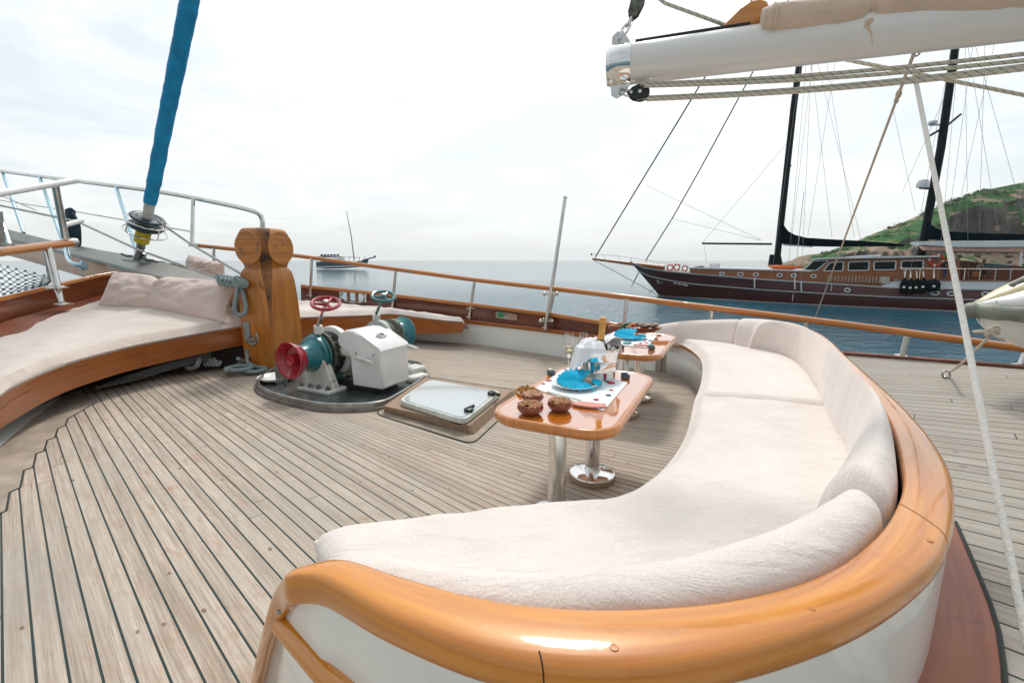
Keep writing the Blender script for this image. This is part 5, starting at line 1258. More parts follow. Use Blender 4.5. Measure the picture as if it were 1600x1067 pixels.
mb.tube([q + latb * (math.cos(t) * RR[k] * 1.16) + upb * (math.sin(t) * RR[k] * 1.16) for t in [2 * PI * j / 20 for j in range(20)]], .012, 6, cyc=True); mb.build('sail_tie', SAILC, root); mb = MB()
kn_ = aty(1358, 33, 2.70)
mb.ball(kn_, (.022, .02, .018)); mb.build('tie_knot', SAILC, root)
mb = MB(); mb.loft([[a + V(-w_, 0, 0), a + V(0, -.006, 0), a + V(w_, 0, 0), a + V(0, .006, 0)] for a, w_ in ((aty(1356, 35, 2.70), .012), (aty(1354, 42, 2.70), .02), (aty(1361, 52, 2.70), .008), (aty(1363, 70, 2.70), .002))], True); mb.build('tie_end', SAILC, root)
mb = MB(); q = P[6]; mb.tube([q + latb * (math.cos(t) * RR[6] * 1.2) + upb * (math.sin(t) * RR[6] * 1.2) for t in [2 * PI * j / 20 for j in range(20)]], .006, 6, cyc=True); mb.build('hem', SAILC, root)
# topping lift with block and shackles
root = thing('topping_lift_block', aty(965, 70, 3.3), 'steel turning block on shackles at the top of the boom end', 'block')
mb = MB(); a, b_ = aty(987, 30, 3.35), aty(1003, -14, 3.4); d = (b_ - a).normalized()
for s in (-1, 1):
    o = latb * (.022 * s); mb.prism([a + o + d * p_ + d.cross(latb).normalized() * q_ for p_, q_ in ((-.02, 0), (.03, .035), (.12, .045), (.2, .03), (.24, 0), (.2, -.03), (.12, -.045), (.03, -.035))], latb * .006)
mb.build('cheek', CHAINM, root, bevel=.002)
mb = MB(); mb.lathe([(.035, -.015), (.028, 0), (.035, .015)], a + d * .11, latb, 20); mb.build('sheave', STEEL, root)
def link(mb, a, b_, w, r, side):
    d = (b_ - a); L = d.length / 2; d.normalize(); c = (a + b_) / 2; s = (side - d * side.dot(d)).normalized()
    mb.tube([c + d * (math.copysign(abs(math.cos(t)) ** .6, math.cos(t)) * L) + s * (math.sin(t) * w) for t in [2 * PI * j / 16 for j in range(16)]], r, 6, cyc=True)
mb = MB(); link(mb, aty(966, 67, 3.3), aty(973, 50, 3.32), .02, .008, latb); link(mb, aty(971, 55, 3.31), aty(983, 38, 3.34), .022, .008, adir); link(mb, aty(979, 42, 3.33), aty(988, 28, 3.35), .018, .008, latb); mb.build('shackle', STEEL, root)
mb = MB(); mb.tube([aty(1006, -20, 3.42), aty(1040, 6, 3.3), aty(1148, 45, 3.12)], .011, 8); tag(mb.build('reef_line', ROPEF), 'flecked line running from the topping lift block down to the boom', 'rope')
# sheet block and sheets
root = thing('sheet_block', aty(995, 147, 3.25), 'black pulley block shackled below the polished boom end', 'block')
mb = MB(); c = aty(1000, 146, 3.25)
for s in (-1, 1):
    o = latb * (.024 * s); t_ = adir; n_ = upb
    mb.prism([c + o + t_ * p_ + n_ * q_ for p_, q_ in ((-.085, .0), (-.05, .035), (.0, .052), (.05, .042), (.062, .0), (.05, -.04), (.0, -.05), (-.05, -.035))], latb * .008)
mb.build('cheek', DARK, root, bevel=.003)
mb = MB(); mb.lathe([(.042, -.02), (.032, 0), (.042, .02)], c, latb, 20); mb.lathe([(.011, -.04), (.011, .04)], c, latb, 12); mb.lathe([(.009, -.04), (.009, .04)], c - adir * .055, latb, 12); mb.build('sheave', STEEL, root)
mb = MB(); link(mb, aty(968, 140, 3.28), aty(984, 148, 3.26), .018, .007, upb); link(mb, aty(978, 142, 3.27), aty(990, 147, 3.25), .016, .007, latb); mb.build('shackle', STEEL, root)
for (a, b_, m_, lab) in (((1000, 131.5), (1700, 73), 3.22, 'uppermost flecked sheet rope running along under the boom'), ((1006, 135), (1700, 84), 3.2, 'second flecked sheet rope under the boom, just below the uppermost'),
                    ((1005, 153), (1700, 91), 3.23, 'third flecked sheet rope leaving the bottom of the black block'), ((1010, 156), (1700, 96.5), 3.2, 'lowest flecked sheet rope under the boom')):
    p, q = aty(*a, m_), aty(*b_, 2.55); mb = MB(); mb.tube([p.lerp(q, t / 20) + V(0, 0, -.03 * math.sin(PI * t / 20)) for t in range(21)], .0115, 8); tag(mb.build('sheet_rope', ROPEF), lab, 'rope', 'sheet ropes under the boom')
p, q = aty(1308, 91, 3.4), aty(1700, 169, 3.1); mb = MB(); mb.tube([p, p.lerp(q, .5), q], .0125, 8); tag(mb.build('guy_rope', ROPEF), 'flecked rope slanting down to the right behind the sheet ropes', 'rope')
p, q = aty(1430, 78, 2.88), at(1270, 506, 0.51); k = aty(1422, 112, 2.9)
k = p.lerp(q, .06); mb = MB(); mb.tube([p, k], .010, 6); mb.ball(k, (.017, .017, .03), 10, 8); mb.ball(k.lerp(q, .01), (.014, .014, .025), 10, 8); mb.tube([k, q], .0085, 8)
tag(mb.build('boom_preventer', ROPET), 'thin tan rope from the boom down to the deck behind the settee corner', 'rope')
p, q = aty(1427, 108, 2.86), at(1606, 1010, .51); mb = MB(); mb.tube([p.lerp(q, t / 30) for t in range(31)], .0108, 10); tag(mb.build('boom_preventer', ROPEW), 'thick white rope from the boom down to the right edge of the deck', 'rope')

# ------------------------------------------------------------ tender on the raised deck at the right edge
root = thing('dinghy', at(1640, 590, .5), 'white dinghy bow with grey rubber fender and yellow trim at the right edge', 'dinghy')
# bow frame: bow point and direction of the hull axis (running to the right, slightly nearer)
Bp = aty(1521, 485, 3.75); axd = V(.93, -.30, .0).normalized(); lat = V(-axd.y, axd.x, 0)
def dz(s, y, z): return Bp + axd * s + lat * y + V(0, 0, z)
ss = [0.02, .1, .22, .4, .65, .95, 1.4, 2.0, 2.8]
hw = [.03, .14, .24, .36, .47, .55, .62, .65, .62]
keel = [-.12, -.20, -.27, -.34, -.42, -.50, -.56, -.58, -.58]
mb = MB(); rows = []
for s, w_, k_ in zip(ss, hw, keel):
    row = []
    for t in range(-8, 9):
        v_ = abs(t) / 8; y = math.copysign(w_ * min(v_ * 1.02, 1) ** .75, t) * (1 if v_ < 1 else 1); z = k_ + (0.0 - k_) * (v_ ** 1.5)
        row.append(dz(s + .18 * (1 - v_) * min(1, .3 + s), y * .93, z))
    rows.append(row)
mb.grid(rows); mb.build('hull', M('cream gelcoat', (0.80, 0.80, 0.75), .3, coat=.5, var=.04, vs=2), root, smooth=60, solid=.015)
mb = MB(); rows = []
for sgn in (1, -1):
    pass
path = [dz(s, w_ * 1.0, .0) for s, w_ in list(zip(ss, hw))[::-1]] + [dz(-.03, 0, .0)] + [dz(s, -w_, .0) for s, w_ in zip(ss, hw)]
pth = cr(path, 6); mb.tube(pth, [.062 + .004 * math.sin(i * .9) for i in range(len(pth))], 14); mb.build('rubber_fender', M('olive grey rubber', (0.24, 0.26, 0.21), .55, var=.25, vs=5, bs=14, bst=.3), root, smooth=60)
mb = MB(); rows = []
dk = [(-.01, .03, .05, .06), (.05, .08, .07, .10), (.15, .19, .10, .18), (.3, .30, .16, .28), (.5, .40, .22, .42), (.75, .48, .26, .58), (1.2, .56, .3, .70), (2.0, .58, .32, .80)]
for s, w_, zs, zt in dk:
    rows.append([dz(s, y * w_, z) for y, z in ((-1, .02), (-.98, zs * .8), (-.9, zs), (-.6, lerp(zs, zt, .5)), (-.25, zt * .93), (0, zt), (.25, zt * .93), (.6, lerp(zs, zt, .5)), (.9, zs), (.98, zs * .8), (1, .02))])
mb.grid([r[0:4] for r in rows]); mb.grid([r[7:] for r in rows]); mb.build('deck_moulding', PAINT, root, smooth=45, solid=.01)
mb = MB(); mb.grid([r[3:8] for r in rows]); mb.build('foredeck_panel', M('pale yellow gelcoat', (0.78, 0.68, 0.40), .3, coat=.5, var=.04), root, smooth=60, solid=.01)
mb = MB(); rows = []
for s, w_, zs, zt in dk[3:]:
    rows.append([dz(s, -y * w_, z + .022) for y, z in ((.80, lerp(zs, zt, .17)), (.68, lerp(zs, zt, .37)), (lerp(.66, .40, min(s, 1)), lerp(zs, zt, lerp(.4, .72, min(s, 1)))))])
mb.grid(rows); mb.build('yellow_panel', M('yellow gelcoat', (0.72, 0.50, 0.06), .3, coat=.5, var=.05), root, smooth=60, solid=.01)
mb = MB(); mb.tube(cr([aty(1580, 446, 3.42), aty(1584, 444, 3.40), aty(1600, 437, 3.3), aty(1625, 429, 3.2)], 4), .02, 8); mb.build('grab_rail', STEELD, root)
mb = MB(); mb.lathe([(.014, 0), (.014, .01), (0, .012)], dz(.09, -.10, .075), (-.3, -1, .3), 10); mb.build('drain', DARK, root)
mb = MB()
for s, w_ in ((1.9, .5), (2.6, .5)): mb.box(dz(s, 0, -.56 - .12), (.12, 1.0, .28), frame(axd, lat, V(0, 0, 1)))
mb.build('chock', COAMW, root)
a = aty(1549, 523, 3.45); r_ = at(1478, 586, .52)
mb = MB(); mb.tube([a, aty(1500, 570, 3.7), aty(1490, 578, 3.72), r_ + V(.02, 0, .03)], .010, 8)
for k in range(3): mb.tube(cr([a + V(-.03, 0, .02 * k), a + V(.0, -.03, .03 + .02 * k), a + V(.04, 0, .01 * k), a + V(0, .03, -.01 + .02 * k)], 4, True), .013, 6, cyc=True)
mb.tube(cr([a, aty(1535, 518, 3.5), aty(1520, 519, 3.55)], 5), .012, 6); mb.tube(cr([a, aty(1560, 526, 3.4), aty(1568, 531, 3.38)], 5), .012, 6)
tag(mb.build('dinghy_lashing', ROPET), 'tan lashing rope tying the dinghy bow to a deck ring', 'rope')
root = thing('deck_ring', at(1480, 590, .5), 'small steel ring eye on the raised deck holding the dinghy lashing', 'ring')
mb = MB(); q = at(1478, 586, .53); mb.tube([q + V(.036 * math.cos(t), 0.01 * math.sin(t), .032 * math.sin(t) + .005) for t in [2 * PI * k / 18 for k in range(18)]], .008, 6, cyc=True); mb.build('ring', STEELD, root)
mb = MB(); mb.lathe([(.03, 0), (.03, .008), (.012, .02)], at(1478, 590, .501), n=14); mb.build('pad', STEELD, root)
# ------------------------------------------------------------ big gulet at anchor
WA, WB = at(1030, 465, SEA_Z), at(1500, 487, SEA_Z)
ga = (WB - WA); ga.z = 0; ga.normalize(); gn = V(-ga.y, ga.x, 0)
if gn.y < 0: gn = -gn
HB = 2.8
def G(x, y, off=0.0): return atp(x, y, WA + gn * off, gn)
def mir(p): d = (p - (WA + gn * HB)).dot(gn); return p - gn * (2 * d)
root = thing('gulet', V(*(G(1300, 478, HB).xy), SEA_Z), 'large two masted dark mahogany gulet with furled navy sails anchored alongside', 'sailing boat')
HULL = wood('gulet dark mahogany', (0.095, 0.022, 0.016), (0.06, 0.014, 0.012), gl=.3, ga=3, coat=.3, ior=1.4)
GW = M('gulet white paint', (0.72, 0.73, 0.74), .35, coat=.3, var=.03, vs=1)
GWOOD = wood('gulet orange teak', (0.34, 0.125, 0.04), (0.24, 0.075, 0.025), gl=.4, ga=4, coat=.3, ior=1.4)
GDARK = M('tinted window glass', (0.006, 0.012, 0.014), .15, var=.02, spec=1.3)
NAVY = M('navy canvas', (0.002, 0.010, 0.014), 1.0, spec=1.1, var=.2, vs=1.5, bs=2, bst=.4, bd=.1)
MASTB = M('black mast paint', (0.004, 0.010, 0.012), .5, var=.1, spec=1.25)
cols = [((985, 409), (1031, 463), 2.8, 2.8, .26), ((1005, 418), (1040, 464), 2.0, 2.6, .30), ((1040, 423.5), (1060, 465), 1.2, 2.2, .36), ((1080, 427.5), (1090, 466.5), .6, 1.5, .42), ((1130, 431.5), (1135, 468.8), .2, .8, .44),
        ((1200, 437), (1200, 473), 0, .3, .46), ((1300, 443), (1300, 478), 0, 0, .46), ((1400, 449.5), (1400, 482.5), 0, 0, .45), ((1500, 451.5), (1500, 487), 0, 0, .45), ((1600, 453), (1600, 492), 0, 0, .45), ((1760, 454), (1760, 499), 0, .1, .45), ((1900, 453), (1900, 503), .8, 1.2, .45)]
def near_rows(fr):
    out = []
    for (t, b_, o1, o2, f) in cols:
        r = []
        for q in fr:
            q = f if q == 'f' else q
            r.append(G(lerp(t[0], b_[0], q), lerp(t[1], b_[1], q), lerp(o1, o2, max(q, 0) ** .7) - .12 * math.sin(PI * min(max(q, 0), 1)) * (1 if o1 < 2 else 0)))
        out.append(r)
    return out
fr = [0, .15, .3, .45, .6, .75, .9, 1.0, 1.12]
NR = near_rows(fr); rows = [r + [mir(p) for p in r[::-1]] for r in NR]
mb = MB(); mb.loft(rows, closed=False, caps=False); mb.build('hull', HULL, root, smooth=60)
mb = MB(); mb.loft([[r[0] + V(0, 0, -.02), mir(r[0]) + V(0, 0, -.02)] for r in NR], closed=False, caps=False); mb.build('deck', GWOOD, root)
def stripe(name, f0, f1, mat, proud=.06):
    R = near_rows([f0, f1] if not callable(f0) else [0, 1]); mb = MB()
    for s in (0, 1):
        mb.loft([[(lambda p: p if s == 0 else mir(p))(r[0] - gn * proud), (lambda p: p if s == 0 else mir(p))(r[1] - gn * proud), (lambda p: p if s == 0 else mir(p))(r[1] + gn * .05), (lambda p: p if s == 0 else mir(p))(r[0] + gn * .05)] for r in R], True)
    mb.build(name, mat, root)
GS = M('grey white hull line', (0.45, 0.48, 0.50), .5, var=.03)
stripe('boot_stripe', .965, 1.01, GS); stripe('sheer_stripe', -.02, .035, GS)
R = [r for r in near_rows(['f'])]; mb = MB(); mb.loft([[r[0] - gn * .08 + V(0, 0, .042), r[0] - gn * .08 - V(0, 0, .042), r[0] + gn * .05 - V(0, 0, .042), r[0] + gn * .05 + V(0, 0, .042)] for r in R], True); mb.build('rub_rail', GS, root)
def PB(name, poly, off, depth, mat, par=None, smooth=None, bevel=None):
    mb = MB(); mb.prism([G(x, y, off) for x, y in poly], gn * depth); return mb.build(name, mat, par or root, smooth=smooth, bevel=bevel)
PB('raised_bulwark', [(1372, 449), (1392, 440.5), (1405, 438), (1600, 440), (1760, 440), (1760, 455), (1600, 453.5), (1500, 452), (1400, 450)], -.03, .15, GW)
PB('bulwark_cap', [(1392, 439.5), (1405, 436.6), (1600, 438), (1760, 438.4), (1760, 440), (1600, 440), (1405, 438.3)], -.1, .3, GWOOD)
PB('fore_cabin', [(1077, 419.5), (1105, 419.8), (1200, 422.5), (1270, 424.5), (1397, 431), (1397, 449), (1300, 443), (1200, 437), (1130, 431.5), (1078, 427)], .9, 3.6, GWOOD)
PB('cabin_top', [(1074, 417.5), (1105, 418), (1200, 420.5), (1268, 422.5), (1268, 424.6), (1200, 422.6), (1077, 419.6)], .75, 3.9, GW)
PB('skylight', [(1078, 418), (1098, 415), (1101, 418.3)], 1.6, 1.8, MAHOG)
PB('deck_box', [(1108, 412), (1121, 412), (1121, 418), (1108, 418)], 2, 1.2, GW)
WF = [((1128, 427.5), 4.4, 2.6), ((1157, 428.5), 5.2, 2.9), ((1181, 429), 4.8, 2.8), ((1218, 430), 5, 2.8), ((1240, 430.5), 5, 2.8), ((1271, 431.5), 5.2, 2.8)]
def porthole(c, rx, ry, off, par=root):
    mb = MB(); P = [G(c[0] + rx * math.cos(t), c[1] + ry * math.sin(t), off - .04) for t in [2 * PI * k / 20 for k in range(20)]]; mb.tube(P, .055, 6, cyc=True); o = mb.build('porthole', GW, par)
    mb = MB(); mb.prism([G(c[0] + rx * math.cos(t), c[1] + ry * math.sin(t), off - .02) for t in [2 * PI * k / 20 for k in range(20)]], gn * .03); mb.build('pane', GDARK, o, smooth=None)
for c, rx, ry in WF: porthole(c, rx * .8, ry * .8, .88)
for c in ((1324, 453.5), (1461, 458), (1486, 459), (1540, 459.5)): porthole(c, 6 if c[0] > 1400 else 4.2, 2.6, -.06)
PB('wheelhouse', [(1258, 424), (1275, 406.5), (1290, 404.5), (1468, 401.5), (1500, 404), (1500, 440), (1400, 436), (1300, 429)], 1.0, 3.4, GWOOD)
PB('wheelhouse_roof', [(1263, 404.2), (1300, 402), (1466, 399.5), (1470, 401.6), (1290, 404.8), (1266, 406.4)], .6, 4.2, GW)
PB('roof_hatch', [(1322, 401), (1376, 397.6), (1376, 399.8), (1322, 402.4)], 1.5, 1.5, GW)
for q in ([(1255, 422), (1271, 408), (1295, 407), (1275, 423)], [(1286, 423.5), (1297, 410.5), (1318, 409), (1317, 423.5)], [(1326, 409.5), (1358, 408.3), (1357, 422.5), (1325, 423)], [(1366, 409), (1400, 407.8), (1399, 421.5), (1365.5, 422)], [(1408.5, 408), (1443, 407), (1442, 420.5), (1408, 421)]):
    ce = (sum(a for a, _ in q) / 4, sum(b_ for _, b_ in q) / 4); R = rrect([G(x, y, .97) for x, y in q], .12, 4)
    mb = MB(); mb.tube(R, .05, 6, cyc=True); o = mb.build('window', GW, root); mb = MB(); mb.prism([p for p in R], gn * .02); mb.build('pane', GDARK, o, smooth=None)
PB('slatted_rack', [(1290, 430), (1383, 433), (1383, 443), (1290, 440)], -.02, .08, GWOOD)
mb = MB()
for k in range(16): x = 1293 + k * 5.4; mb.tube([G(x + 1.6, 430.8 + .03 * k * 5.4 * .6, -.05), G(x, 440 + .03 * k * 5.4 * .6, -.05)], .06, 4)
mb.build('rack_slat', M('pale slats', (0.45, 0.34, 0.25), .7), root)
PB('rack_box', [(1376, 432.5), (1390, 432.7), (1390, 443.5), (1376, 443)], -.08, .1, M('pale box', (0.5, 0.47, 0.42), .6))
# masts, booms, sails
def gm(pts, r, name, mat, off=HB, n=10, smooth=35):
    mb = MB(); mb.tube([G(x, y, off) for x, y in pts], r, n); return mb.build(name, mat, root, smooth=smooth)
gm([(1212, 424), (1240, 168), (1262, 0), (1290, -200)], [.30, .28, .25, .2], 'mast', MASTB); gm([(1437, 408), (1470, 232), (1503, 0), (1535, -200)], [.30, .29, .26, .2], 'mast', MASTB)
gm([(1207, 415), (1210, 398)], .42, 'mast_collar', MASTB); gm([(1216, 415), (1213, 400)], .40, 'mast_collar', MASTB)
def slabc(name, poly, mat, th, off=HB, bevel=.05):
    mb = MB(); mb.prism([G(x, y, off - th / 2) for x, y in poly], gn * th); o = mb.build(name, mat, root, smooth=50, bevel=bevel); return o
slabc('furled_foresail', [(1221, 344), (1225, 353), (1231, 361), (1242, 367), (1260, 371.5), (1300, 374), (1340, 376), (1390, 379.5), (1414, 382.5), (1412, 385), (1300, 385.5), (1270, 385), (1219, 381)], NAVY, .55)
slabc('furled_mainsail', [(1449, 341), (1455, 351), (1464, 357), (1480, 361.5), (1520, 364), (1600, 366), (1750, 366), (1750, 376.5), (1600, 377), (1500, 376), (1444, 374)], NAVY, .6)
gm([(1097, 380.5), (1206, 381.5)], .10, 'staysail_boom', MASTB); gm([(1224, 382), (1270, 385)], .12, 'boom', GW)
slabc('awning', [(1430, 377.5), (1500, 376.5), (1760, 375), (1760, 386), (1500, 386.5), (1440, 383)], GW, 4.4, HB, .02)
slabc('awning_valance', [(1440, 384.5), (1500, 387), (1760, 386.5), (1760, 395), (1600, 394.7), (1500, 393), (1446, 391)], M('pinkish awning cloth', (0.60, 0.36, 0.27), .8), 4.2, HB, .02)
gm([(1596, 394), (1594, 416)], .07, 'awning_pole', GW, .6)
# rigging, bowsprit
def wires(name, L, r, mat, off=HB):
    mb = MB()
    for a, b_, *o in L: mb.tube([G(*a, o[0] if o else off), G(*b_, o[1] if o else off)], r, 4)
    return mb.build(name, mat, root)
gm([(930, 402), (1105, 115), (1180, -8), (1300, -205)], .075, 'forestay', MASTB, n=6); gm([(1009, 407), (1050, 342), (1092, 268), (1180, 106), (1232, 0), (1300, -140)], .06, 'forestay', MASTB, n=6)
wires('rigging', [((1050, 342), (1190, 376)), ((1010, 290), (1190, 376)), ((1097, 380), (1228, 226)), ((1228, 226), (1240, 200)), ((1100, 381), (1104, 408)), ((1270, -40), (1205, 437), 2, 0), ((1272, -40), (1230, 436), 2, 0), ((1274, -40), (1252, 440), 2, 0),
                  ((1268, 100), (1300, 372)), ((1268, 60), (1345, 374)), ((1280, 0), (1238, 365)), ((1320, 0), (1262, 370)), ((1276, 0), (1335, 372)), ((1500, 0), (1420, 436), 2, 0), ((1505, 0), (1465, 440), 2, 0), ((1507, 0), (1513, 436), 2, 0), ((1530, 0), (1480, 360)), ((1510, 60), (1560, 364)), ((1512, 30), (1600, 340)),
                  ((1490, 120), (1410, 300)), ((1395, 170), (1430, 330)), ((1540, 30), (1530, 362)), ((1560, 40), (1490, 360))], .016, M('thin grey rigging', (0.30, 0.32, 0.33), .6), HB)
wires('flag_halyard', [((1256, 300), (1238, 470), 1, -.05), ((1300, 443), (1297, 462), -.08, -.08)], .03, GW)
mb = MB()
for x, y0, y1 in ((1242, 436, 452), (1252, 440, 455), (1179, 434, 450)): mb.tube([G(x, y0, -.1), G(x, y1, -.1)], .06, 5)
mb.build('chainplate', GW, root)
mb = MB(); mb.tube([G(926, 404.5, HB), G(985, 412, HB), G(1038, 418.5, HB)], [.14, .22, .26], 8); mb.build('bowsprit', GWOOD, root)
mb = MB(); mb.ball(G(924, 397.5, HB), .13); mb.build('lantern', DARK, root)
wires('pulpit_wire', [((926, 397), (965, 400)), ((965, 400), (1010, 406)), ((1010, 406), (1042, 411)), ((1042, 411), (1098, 415), HB, 1)] + [((x, y), (x + 3, y + 9)) for x, y in ((943, 398), (966, 400), (985, 402.5), (1009, 406), (1027, 408), (1040, 411))], .03, GW)
mb = MB(); mb.grid([[G(x, y, HB + o) for x, y in ((948, 409), (958, 417), (974, 425), (986, 418), (992, 414))] for o in (-.5, 0, .5)]); mb.build('bow_net', M('pale net', (0.62, 0.63, 0.60), .9), root)
wires('bobstay', [((927, 406), (1030, 462)), ((998, 424), (986, 449)), ((1000, 424), (986, 449)), ((1026, 448), (1013, 458))], .035, STEELD)
# hawse and anchor, name lettering (unreadable strokes)
mb = MB(); mb.ball(G(1030, 439, 2.35), (.3, .3, .38)); mb.tube([G(1027, 436, 2.2), G(1036, 443, 2.1)], .09, 6); mb.build('anchor', M('galvanised anchor', (0.30, 0.32, 0.33), .5, .6), root)
mb = MB(); rnd = random.Random(3)
for k in range(15):
    if k in (3, 8): continue
    x = 1053 + k * 1.5; f_ = 441.2 + k * .28
    if rnd.random() < .8: mb.tube([G(x, f_, 1.12 - .02 * k), G(x, f_ + 2.0, 1.12 - .02 * k)], .03, 4)
    mb.tube([G(x, f_ + rnd.choice((0, 1, 2)), 1.12 - .02 * k), G(x + .9, f_ + rnd.choice((0, 1, 2)), 1.12 - .02 * k)], .03, 4)
mb.build('name_lettering', GW, root)
# mast fittings
mb = MB(); mb.lathe([(0, 0), (.42, .03), (.45, .3), (.32, .6), (0, .7)], G(1441, 293.5, 1.6), n=16); mb.build('radar_dome', GW, root)
wires('radar_bracket', [((1437, 294), (1452, 295), 1.6, HB)], .09, MASTB)
mb = MB(); mb.tube([G(1446, 216, 1.9), G(1478, 198, HB), G(1501, 179, HB + 1)], .09, 6); mb.build('spreader', MASTB, root)
mb = MB(); mb.tube([G(1452, 196, HB - .6), G(1468, 195, HB)], .08, 6); mb.lathe([(0, 0), (.32, .02), (.3, .2), (0, .3)], G(1457, 194, HB - .6), n=14); mb.build('search_light', PAINT, root)
gm([(1236, 258), (1226, 272)], .08, 'spreader', MASTB)
# deck rail aft
wires('deck_rail', [((1405, 419.5), (1600, 421), .1, .1)] + [((x, 420), (x - 2, 437.5), .1, .1) for x in (1416, 1423, 1438, 1460, 1508, 1532, 1556, 1580)], .035, STEEL)
PB('aft_table', [(1535, 414.5), (1580, 414.5), (1580, 417), (1535, 417)], 1.5, 1.2, M('blue cloth', (0.05, 0.22, 0.30), .8)); PB('aft_bulkhead', [(1470, 404), (1600, 417), (1760, 417), (1760, 440), (1470, 440)], 4.2, .2, GWOOD)
# things lying or hanging on the gulet
def lifering(x, y, off, r, label):
    t = thing('life_ring', G(x, y, off), label, 'life ring', 'life rings on the gulet'); c = G(x, y, off)
    for nm, mat, segs in (('ring', M('orange red ring ' + str(x), (0.62, 0.05, 0.02), .5), range(4)), ('band', GW, range(4))):
        mb = MB()
        for s in segs:
            a0 = s * PI / 2 + (0 if nm == 'ring' else PI / 2 - .32); a1 = a0 + (PI / 2 - .32 if nm == 'ring' else .32)
            mb.tube([c + ga * (r * math.cos(lerp(a0, a1, q / 6))) + V(0, 0, r * math.sin(lerp(a0, a1, q / 6))) for q in range(7)], r * .28, 8)
        mb.build(nm, mat, t)
lifering(1047, 418, 2.0, .30, 'life ring nearest the bow of the gulet'); lifering(1057.5, 417.6, 1.9, .31, 'middle one of the three life rings on the gulet foredeck'); lifering(1070, 419.3, 1.8, .27, 'life ring closest to the cabin on the gulet foredeck')
lifering(1463, 407, .9, .42, 'orange life ring hanging on the wheelhouse corner of the gulet')
mb = MB(); c = G(1227, 418, 1.6); rr = []
for k in range(17):
    q = -1 + k / 8; w_ = .30 * max(1 - abs(q) ** 2.2, .02) ** .6; rr.append([c + ga * (q * 1.55) + gn * (w_ * math.cos(t)) + V(0, 0, w_ * .75 * math.sin(t) + .12 * q * q) for t in [2 * PI * j / 12 for j in range(12)]])
mb.loft(rr, True, True); tag(mb.build('kayak', M('orange kayak plastic', (0.75, 0.12, 0.015), .4, var=.05)), 'orange kayak lying on the cabin top of the gulet at the foremast', 'kayak')
for k, (x, y, w_, h_, lab) in enumerate(((1412, 447.5, .26, .62, 'foremost black fender'), (1421.5, 448.5, .30, .66, 'second black fender from the bow'), (1431, 448, .24, .6, 'narrow third black fender'), (1441.5, 447, .29, .62, 'fourth black fender, just before the round one'), (1458, 446, .44, .5, 'round ball shaped black fender'))):
    t = thing('fender', G(x, y, -.4), lab + ' hanging on the white bulwark of the gulet', 'fender', 'fenders on the gulet side'); c = G(x, y, -.4)
    mb = MB(); mb.lathe([(0, -h_), (w_ * .6, -h_ * .92), (w_, -h_ * .55), (w_, h_ * .3), (w_ * .7, h_ * .75), (.08, h_ * 1.0), (.05, h_ * 1.15)], c, n=16); mb.build('body', RUBBER, t)
    mb = MB(); mb.tube([c + V(0, 0, h_), G(x + 1, 424, .05)], .035, 5); mb.build('lanyard', ROPEW, t)
    mb = MB(); mb.lathe([(.10, 0), (.09, .012), (0, .014)], c - gn * (w_ * .97) + V(0, 0, -.05), -gn, 10); mb.build('emblem', GW, t)
